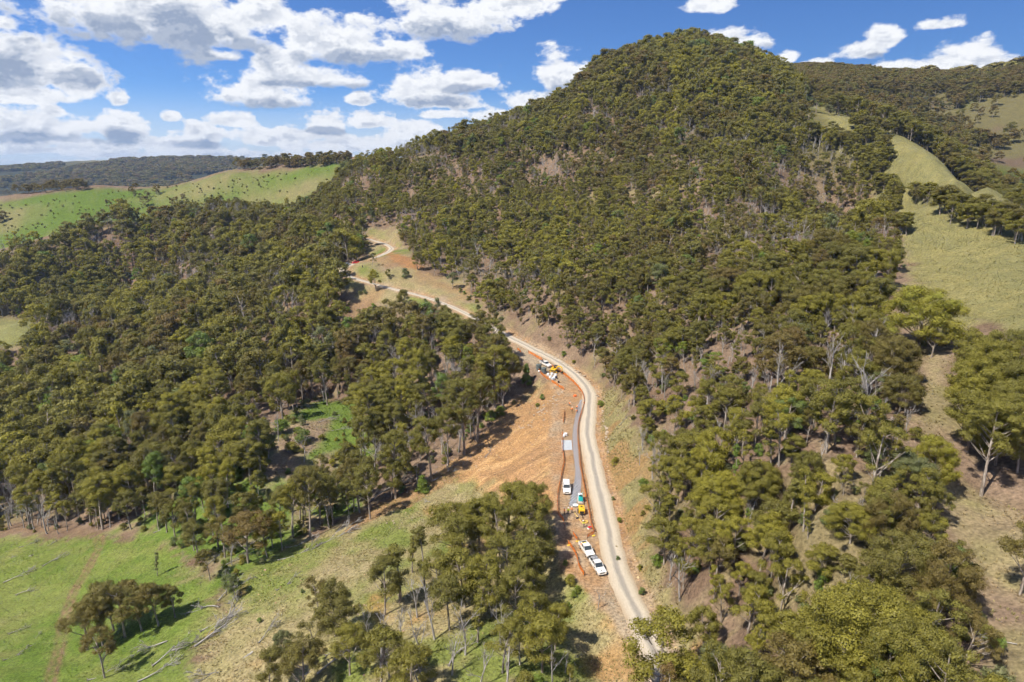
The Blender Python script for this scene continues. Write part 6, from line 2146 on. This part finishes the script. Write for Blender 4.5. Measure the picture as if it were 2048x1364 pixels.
# ------------------------------------------------------------------ rocks
M_ROCK = simple('pale_broken_rock', (0.34, 0.27, 0.20), 0.9, 0, 0.25, 3)
ROCKS = []
for k in range(5):
    bm_ = bmesh.new()
    bmesh.ops.create_icosphere(bm_, subdivisions=2, radius=0.5)
    g_ = np.random.default_rng(900 + k)
    cuts = g_.normal(size=(7, 3)); cuts /= np.linalg.norm(cuts, axis=1)[:, None]
    for v_ in bm_.verts:
        for c_ in cuts:
            d_ = v_.co.dot(Vector(c_)) - 0.30
            if d_ > 0:
                v_.co -= Vector(c_) * d_
        v_.co *= 1 + g_.normal(0, 0.03)
        v_.co.z *= 0.75
    me = bpy.data.meshes.new('rock'); bm_.to_mesh(me); bm_.free()
    me.materials.append(M_ROCK)
    ROCKS.append(me)


def rock(u, v, s, label, grp_, k=0):
    p = rest(u, v)
    o = link('rock', ROCKS[k % 5], None, label=label, category='rock', group=grp_)
    o.location = p + Vector((0, 0, 0.10 * s)); o.scale = (s * rng.uniform(.8, 1.3), s * rng.uniform(.8, 1.3), s * rng.uniform(.7, 1.0)); o.rotation_euler = (rng.uniform(-.3, .3), rng.uniform(-.3, .3), rng.uniform(0, 6))
    return o


k = 0
for _ in range(60):
    t = rng.random()
    u = np.interp(t, [0, .3, .6, 1], [1118, 1100, 1080, 1042]) + rng.normal(0, 7); v = np.interp(t, [0, .3, .6, 1], [782, 806, 828, 862]) + rng.normal(0, 7)
    rock(u, v, rng.uniform(0.35, 1.0), 'pale broken rock ' + ('high on the slip below the dark drum' if t < 0.35 else ('scattered mid way down the upper slip' if t < 0.7 else 'at the wooded side of the slip')), 'rocks on the slip', k); k += 1
for t in np.linspace(0, 1, 55):
    u = np.interp(t, [0, .2, .4, .55, .75, 1], [1032, 1090, 1150, 1192, 1206, 1216]) + rng.normal(0, 1.5); v = np.interp(t, [0, .2, .4, .55, .75, 1], [672, 705, 740, 772, 830, 905]) + rng.normal(0, 1.2)
    rock(u, v, rng.uniform(0.5, 1.2), 'pale rock in the row of spoil along the uphill edge of the road', 'spoil rocks along the road', k); k += 1
for (u, v, s) in ((1150, 742, 1.8), (1156, 746, 2.2), (1163, 752, 1.8), (1168, 753, 1.6), (1214, 858, 1.5), (1215, 866, 1.7), (1213, 875, 1.3)):
    rock(u, v, s, 'large pale boulder on the uphill edge of the road bend', 'large boulders by the bend', k); k += 1
for _ in range(40):
    u, v = rng.uniform(720, 1000), 0
    v = np.interp(u, [720, 860, 1000], [1050, 990, 880]) + rng.uniform(0, 45)
    rock(u, v, rng.uniform(0.25, 0.6), 'small pale stone on the grassy slope below the slip', 'stones on the grassy slope', k); k += 1
for _ in range(14):
    rock(rng.uniform(640, 900), rng.uniform(1130, 1260), rng.uniform(0.3, 0.6), 'small stone in the dry grass of the lower slope', 'stones on the lower slope', k); k += 1

# shrubs dotted on the open slope and bank
SHR = [(1142, 1170, 2.2), (1135, 1220, 1.6), (1108, 1225, 1.8), (1130, 1130, 1.2), (1155, 1185, 1.6), (1120, 1260, 1.5), (1148, 1195, 1.5), (1285, 1190, 1.6), (1318, 1230, 1.9), (1280, 1140, 1.2), (1225, 1000, 1.0), (1240, 1045, 1.3), (1235, 1120, 1.0), (1128, 712, 2.2), (1147, 728, 1.6), (1085, 800, 2.2), (1075, 815, 1.6), (1200, 815, 2.5), (1230, 930, 2.2), (575, 1300, 2), (520, 1245, 1), (605, 1185, 0.9),
       (610, 885, 5), (560, 870, 6), (530, 930, 5), (515, 950, 5), (585, 905, 4), (620, 960, 4.5), (590, 985, 4), (650, 985, 4), (470, 960, 5), (440, 1000, 4.5), (560, 1010, 4), (700, 985, 4), (400, 1060, 3.5), (540, 900, 3.5), (505, 925, 4), (480, 935, 3.5), (595, 870, 3), (700, 940, 3), (800, 985, 2.6), (790, 975, 2), (980, 840, 3.5), (1000, 830, 3.5), (640, 1020, 3), (350, 1090, 2.5), (660, 1040, 2.5)]
SHL = ['shrub on the verge between the lower orange fence and the road', 'shrub on the dry bank near the road', 'low green shrub by the road cutting']
for k2, (u, v, h) in enumerate(SHR):
    p = rest(u, v)
    where = 'on the dry grass below the parked utilities' if (u < 1200 and v > 1100) else ('on the bank uphill of the lower road' if u >= 1200 else (('in the gully wood beside the clearing' if v < 900 else ('along the green gully floor' if u < 560 else 'under the gums of the lower gully')) if u < 720 else ('near the slip and the tanks' if u > 1040 else 'at the toe of the slip')))
    t = [p.x, p.y, p.z, h, rng.uniform(0.9, 1.3), 'shrub%d' % (k2 % 3), float(rng.choice([0.62, 0.8, 0.84, 0.9])), k2 * 1.3]
    add_tree(t, 'low green shrub ' + where, 'shrubs ' + where, 'shrub')
    # names of low ones come out as shrub
# ------------------------------------------------------------------ tufts and loose stones
tv_, tf_ = [], []
g_ = np.random.default_rng(77)
for k in range(16):
    a = g_.uniform(0, 6.28); r_ = g_.uniform(0.0, 0.16); l_ = g_.uniform(0.2, 0.42); sp = g_.uniform(0.08, 0.22)
    b0 = np.array((math.cos(a) * r_, math.sin(a) * r_, -0.04)); w_ = np.array((-math.sin(a), math.cos(a), 0)) * 0.035
    tip = b0 + np.array((math.cos(a) * sp, math.sin(a) * sp, l_))
    md_ = b0 * 0.5 + tip * 0.5 + np.array((0, 0, 0.05))
    i0 = len(tv_)
    tv_ += [b0 - w_, b0 + w_, md_ + w_ * 0.8, tip, md_ - w_ * 0.8]
    tf_ += [(i0, i0 + 1, i0 + 2, i0 + 4), (i0 + 4, i0 + 2, i0 + 3)]


def tint_material(name, rough=0.9, transl=0.0):
    m, N, L, b = mat(name)
    a_ = N.new('ShaderNodeAttribute'); a_.attribute_type = 'INSTANCER'; a_.attribute_name = 'tcol'
    L.new(a_.outputs['Vector'], b.inputs['Base Color'])
    b.inputs['Roughness'].default_value = rough
    b.inputs['Specular IOR Level'].default_value = 0.1
    if transl:
        t_ = N.new('ShaderNodeBsdfTranslucent'); L.new(a_.outputs['Vector'], t_.inputs[0])
        s_ = N.new('ShaderNodeMixShader'); s_.inputs[0].default_value = transl
        L.new(b.outputs[0], s_.inputs[1]); L.new(t_.outputs[0], s_.inputs[2]); L.new(s_.outputs[0], N['Material Output'].inputs[0])
    return m


M_TUFT = tint_material('grass_blades', 0.8, 0.3)
M_STONE = tint_material('loose_stone')
tuft_me = mesh_from('tuft', np.array(tv_), tf_, [M_TUFT])
stone_me = ROCKS[0].copy(); stone_me.materials.clear(); stone_me.materials.append(M_STONE)
COLG = np.clip(col * 0.70, 0.01, 0.9).reshape(NA, NL, 3)


def ground_col(X, Y):
    a, l = polar(X, Y)
    ia = np.clip(np.searchsorted(ga, a), 0, NA - 1); il = np.clip(np.searchsorted(glr, l), 0, NL - 1)
    return COLG[ia, il]


def scatter_small(name, me, X, Y, size, cols, label, cat, dz=0.0):
    pc = bpy.data.collections.new(name + '_shape'); ob = bpy.data.objects.new(name + '_shape', me); pc.objects.link(ob)
    n = len(X)
    pm_ = bpy.data.meshes.new(name); pm_.vertices.add(n)
    pm_.vertices.foreach_set('co', np.stack([X, Y, hz(X, Y) + dz], 1).astype(np.float32).ravel())
    for nm_, ty, vals, fld in (('turn', 'FLOAT', rng.uniform(0, 6.28, n).astype(np.float32), 'value'), ('size', 'FLOAT', size.astype(np.float32), 'value'), ('tcol', 'FLOAT_VECTOR', cols.astype(np.float32).ravel(), 'vector')):
        a_ = pm_.attributes.new(nm_, ty, 'POINT'); a_.data.foreach_set(fld, vals)
    o = link(name, pm_, kind='stuff', label=label, category=cat)
    ng = bpy.data.node_groups.new(name + '_nodes', 'GeometryNodeTree')
    ng.interface.new_socket('Geometry', in_out='INPUT', socket_type='NodeSocketGeometry')
    ng.interface.new_socket('Geometry', in_out='OUTPUT', socket_type='NodeSocketGeometry')
    n_, l_ = ng.nodes, ng.links
    gi_, go_ = n_.new('NodeGroupInput'), n_.new('NodeGroupOutput')
    ci = n_.new('GeometryNodeCollectionInfo'); ci.inputs['Collection'].default_value = pc; ci.inputs['Separate Children'].default_value = True
    ip = n_.new('GeometryNodeInstanceOnPoints'); m2p = n_.new('GeometryNodeMeshToPoints')
    l_.new(gi_.outputs[0], m2p.inputs[0]); l_.new(m2p.outputs[0], ip.inputs['Points']); l_.new(ci.outputs[0], ip.inputs['Instance'])
    ta = n_.new('GeometryNodeInputNamedAttribute'); ta.data_type = 'FLOAT'; ta.inputs[0].default_value = 'turn'
    sa = n_.new('GeometryNodeInputNamedAttribute'); sa.data_type = 'FLOAT'; sa.inputs[0].default_value = 'size'
    cx = n_.new('ShaderNodeCombineXYZ'); l_.new(ta.outputs[0], cx.inputs[2])
    er = n_.new('FunctionNodeEulerToRotation'); l_.new(cx.outputs[0], er.inputs[0]); l_.new(er.outputs[0], ip.inputs['Rotation'])
    l_.new(sa.outputs[0], ip.inputs['Scale']); l_.new(ip.outputs[0], go_.inputs[0])
    md = o.modifiers.new('scatter', 'NODES'); md.node_group = ng


def pts_in(P, dens, rmax=330):
    x0, x1, y0, y1 = P[:, 0].min(), P[:, 0].max(), P[:, 1].min(), P[:, 1].max()
    n = int((x1 - x0) * (y1 - y0) * dens)
    X, Y = rng.uniform(x0, x1, n), rng.uniform(y0, y1, n)
    m = inside(P, X, Y) & (np.hypot(X, Y) < rmax) & (np.abs(np.arctan2(X, Y)) < R(41))
    X, Y = X[m], Y[m]
    m = road_clear(X, Y, 0.5, 0.5)
    return X[m], Y[m]


xs, ys, ss_ = [], [], []
for P, dn, sz in ((Z_SLOPE, 3.4, 0.62), (Z_PAD, 1.6, 0.5), (Z_RIGHT, 1.8, 0.62), (Z_STRIP, 1.4, 0.9), (Z_BANK, 2.2, 0.9), (Z_UPPER, 0.6, 1.2), (Z_GULLY, 0.8, 1.1)):
    X, Y = pts_in(P, dn)
    m = ~inside(Z_SLIP, X, Y) & (fbm(X, Y, 5, 2, 140) > rng.uniform(-0.5, 0.4, len(X)))
    xs.append(X[m]); ys.append(Y[m]); ss_.append(np.full(m.sum(), sz))
X, Y, S = np.concatenate(xs), np.concatenate(ys), np.concatenate(ss_)
cg = ground_col(X, Y)
lum = cg.mean(1, keepdims=True)
gcol = np.where((cg[:, :1] > cg[:, 1:2] * 1.35), C_DRY2 * 1.15, cg * 1.6)
gcol = gcol * rng.uniform(0.75, 1.35, (len(X), 1))
scatter_small('grass', tuft_me, X, Y, S * rng.uniform(0.6, 1.5, len(X)), gcol, 'grass tufts on the paddock, the slopes and the spur', 'grass')
xs, ys = [], []
for P, dn in ((Z_SLIP, 0.8), (Z_TOE, 2.2), (Z_SLOPE, 0.25), (Z_BANK, 0.8), (Z_CUT, 0.5)):
    X, Y = pts_in(P, dn, 460)
    m = fbm(X, Y, 9, 2, 150) > rng.uniform(-0.2, 0.5, len(X))
    xs.append(X[m]); ys.append(Y[m])
# windrow of stones on both road edges
kk = rng.integers(0, NR, 4200)
o_ = np.where(rng.random(4200) < 0.7, rng.normal(3.5, 0.45, 4200), -rng.normal(3.1, 0.25, 4200))
xs.append(road[kk, 0] + road_n[kk, 0] * o_); ys.append(road[kk, 1] + road_n[kk, 1] * o_)
X, Y = np.concatenate(xs), np.concatenate(ys)
sc_ = np.array((0.36, 0.27, 0.18))[None] * rng.uniform(0.55, 1.45, (len(X), 1)) * np.stack([np.ones(len(X)), rng.uniform(.85, 1.05, len(X)), rng.uniform(.75, 1.05, len(X))], 1)
scatter_small('rubble', stone_me, X, Y, np.clip(rng.gamma(2.2, 0.10, len(X)), 0.08, 0.8), sc_, 'loose stones on the slip, the bank and the road edges', 'rubble', 0.02)
print('SMALL', len(X), len(S))
# ------------------------------------------------------------------ air
hm = bpy.data.materials.new('pale_air')
hm.use_nodes = True
N, L = hm.node_tree.nodes, hm.node_tree.links
N.clear()
pvn = N.new('ShaderNodeVolumePrincipled')
pvn.inputs['Color'].default_value = (0.42, 0.64, 1.0, 1)
pvn.inputs['Density'].default_value = 0.00007
pvn.inputs['Anisotropy'].default_value = 0.2
ou = N.new('ShaderNodeOutputMaterial')
L.new(pvn.outputs[0], ou.inputs['Volume'])
x0, x1, y0, y1 = GX.min() - 30, GX.max() + 30, GY.min() - 60, GY.max() + 30
z0, z1 = GZ.min() - 1.0, max(GZ.max() + 25.0, 260.0)
hv = [(x0, y0, z0), (x1, y0, z0), (x1, y1, z0), (x0, y1, z0), (x0, y0, z1), (x1, y0, z1), (x1, y1, z1), (x0, y1, z1)]
hf = [(0, 3, 2, 1), (4, 5, 6, 7), (0, 1, 5, 4), (1, 2, 6, 5), (2, 3, 7, 6), (3, 0, 4, 7)]
link('haze', mesh_from('haze', hv, hf, hm), kind='stuff', label='pale blue air over the whole valley', category='haze')
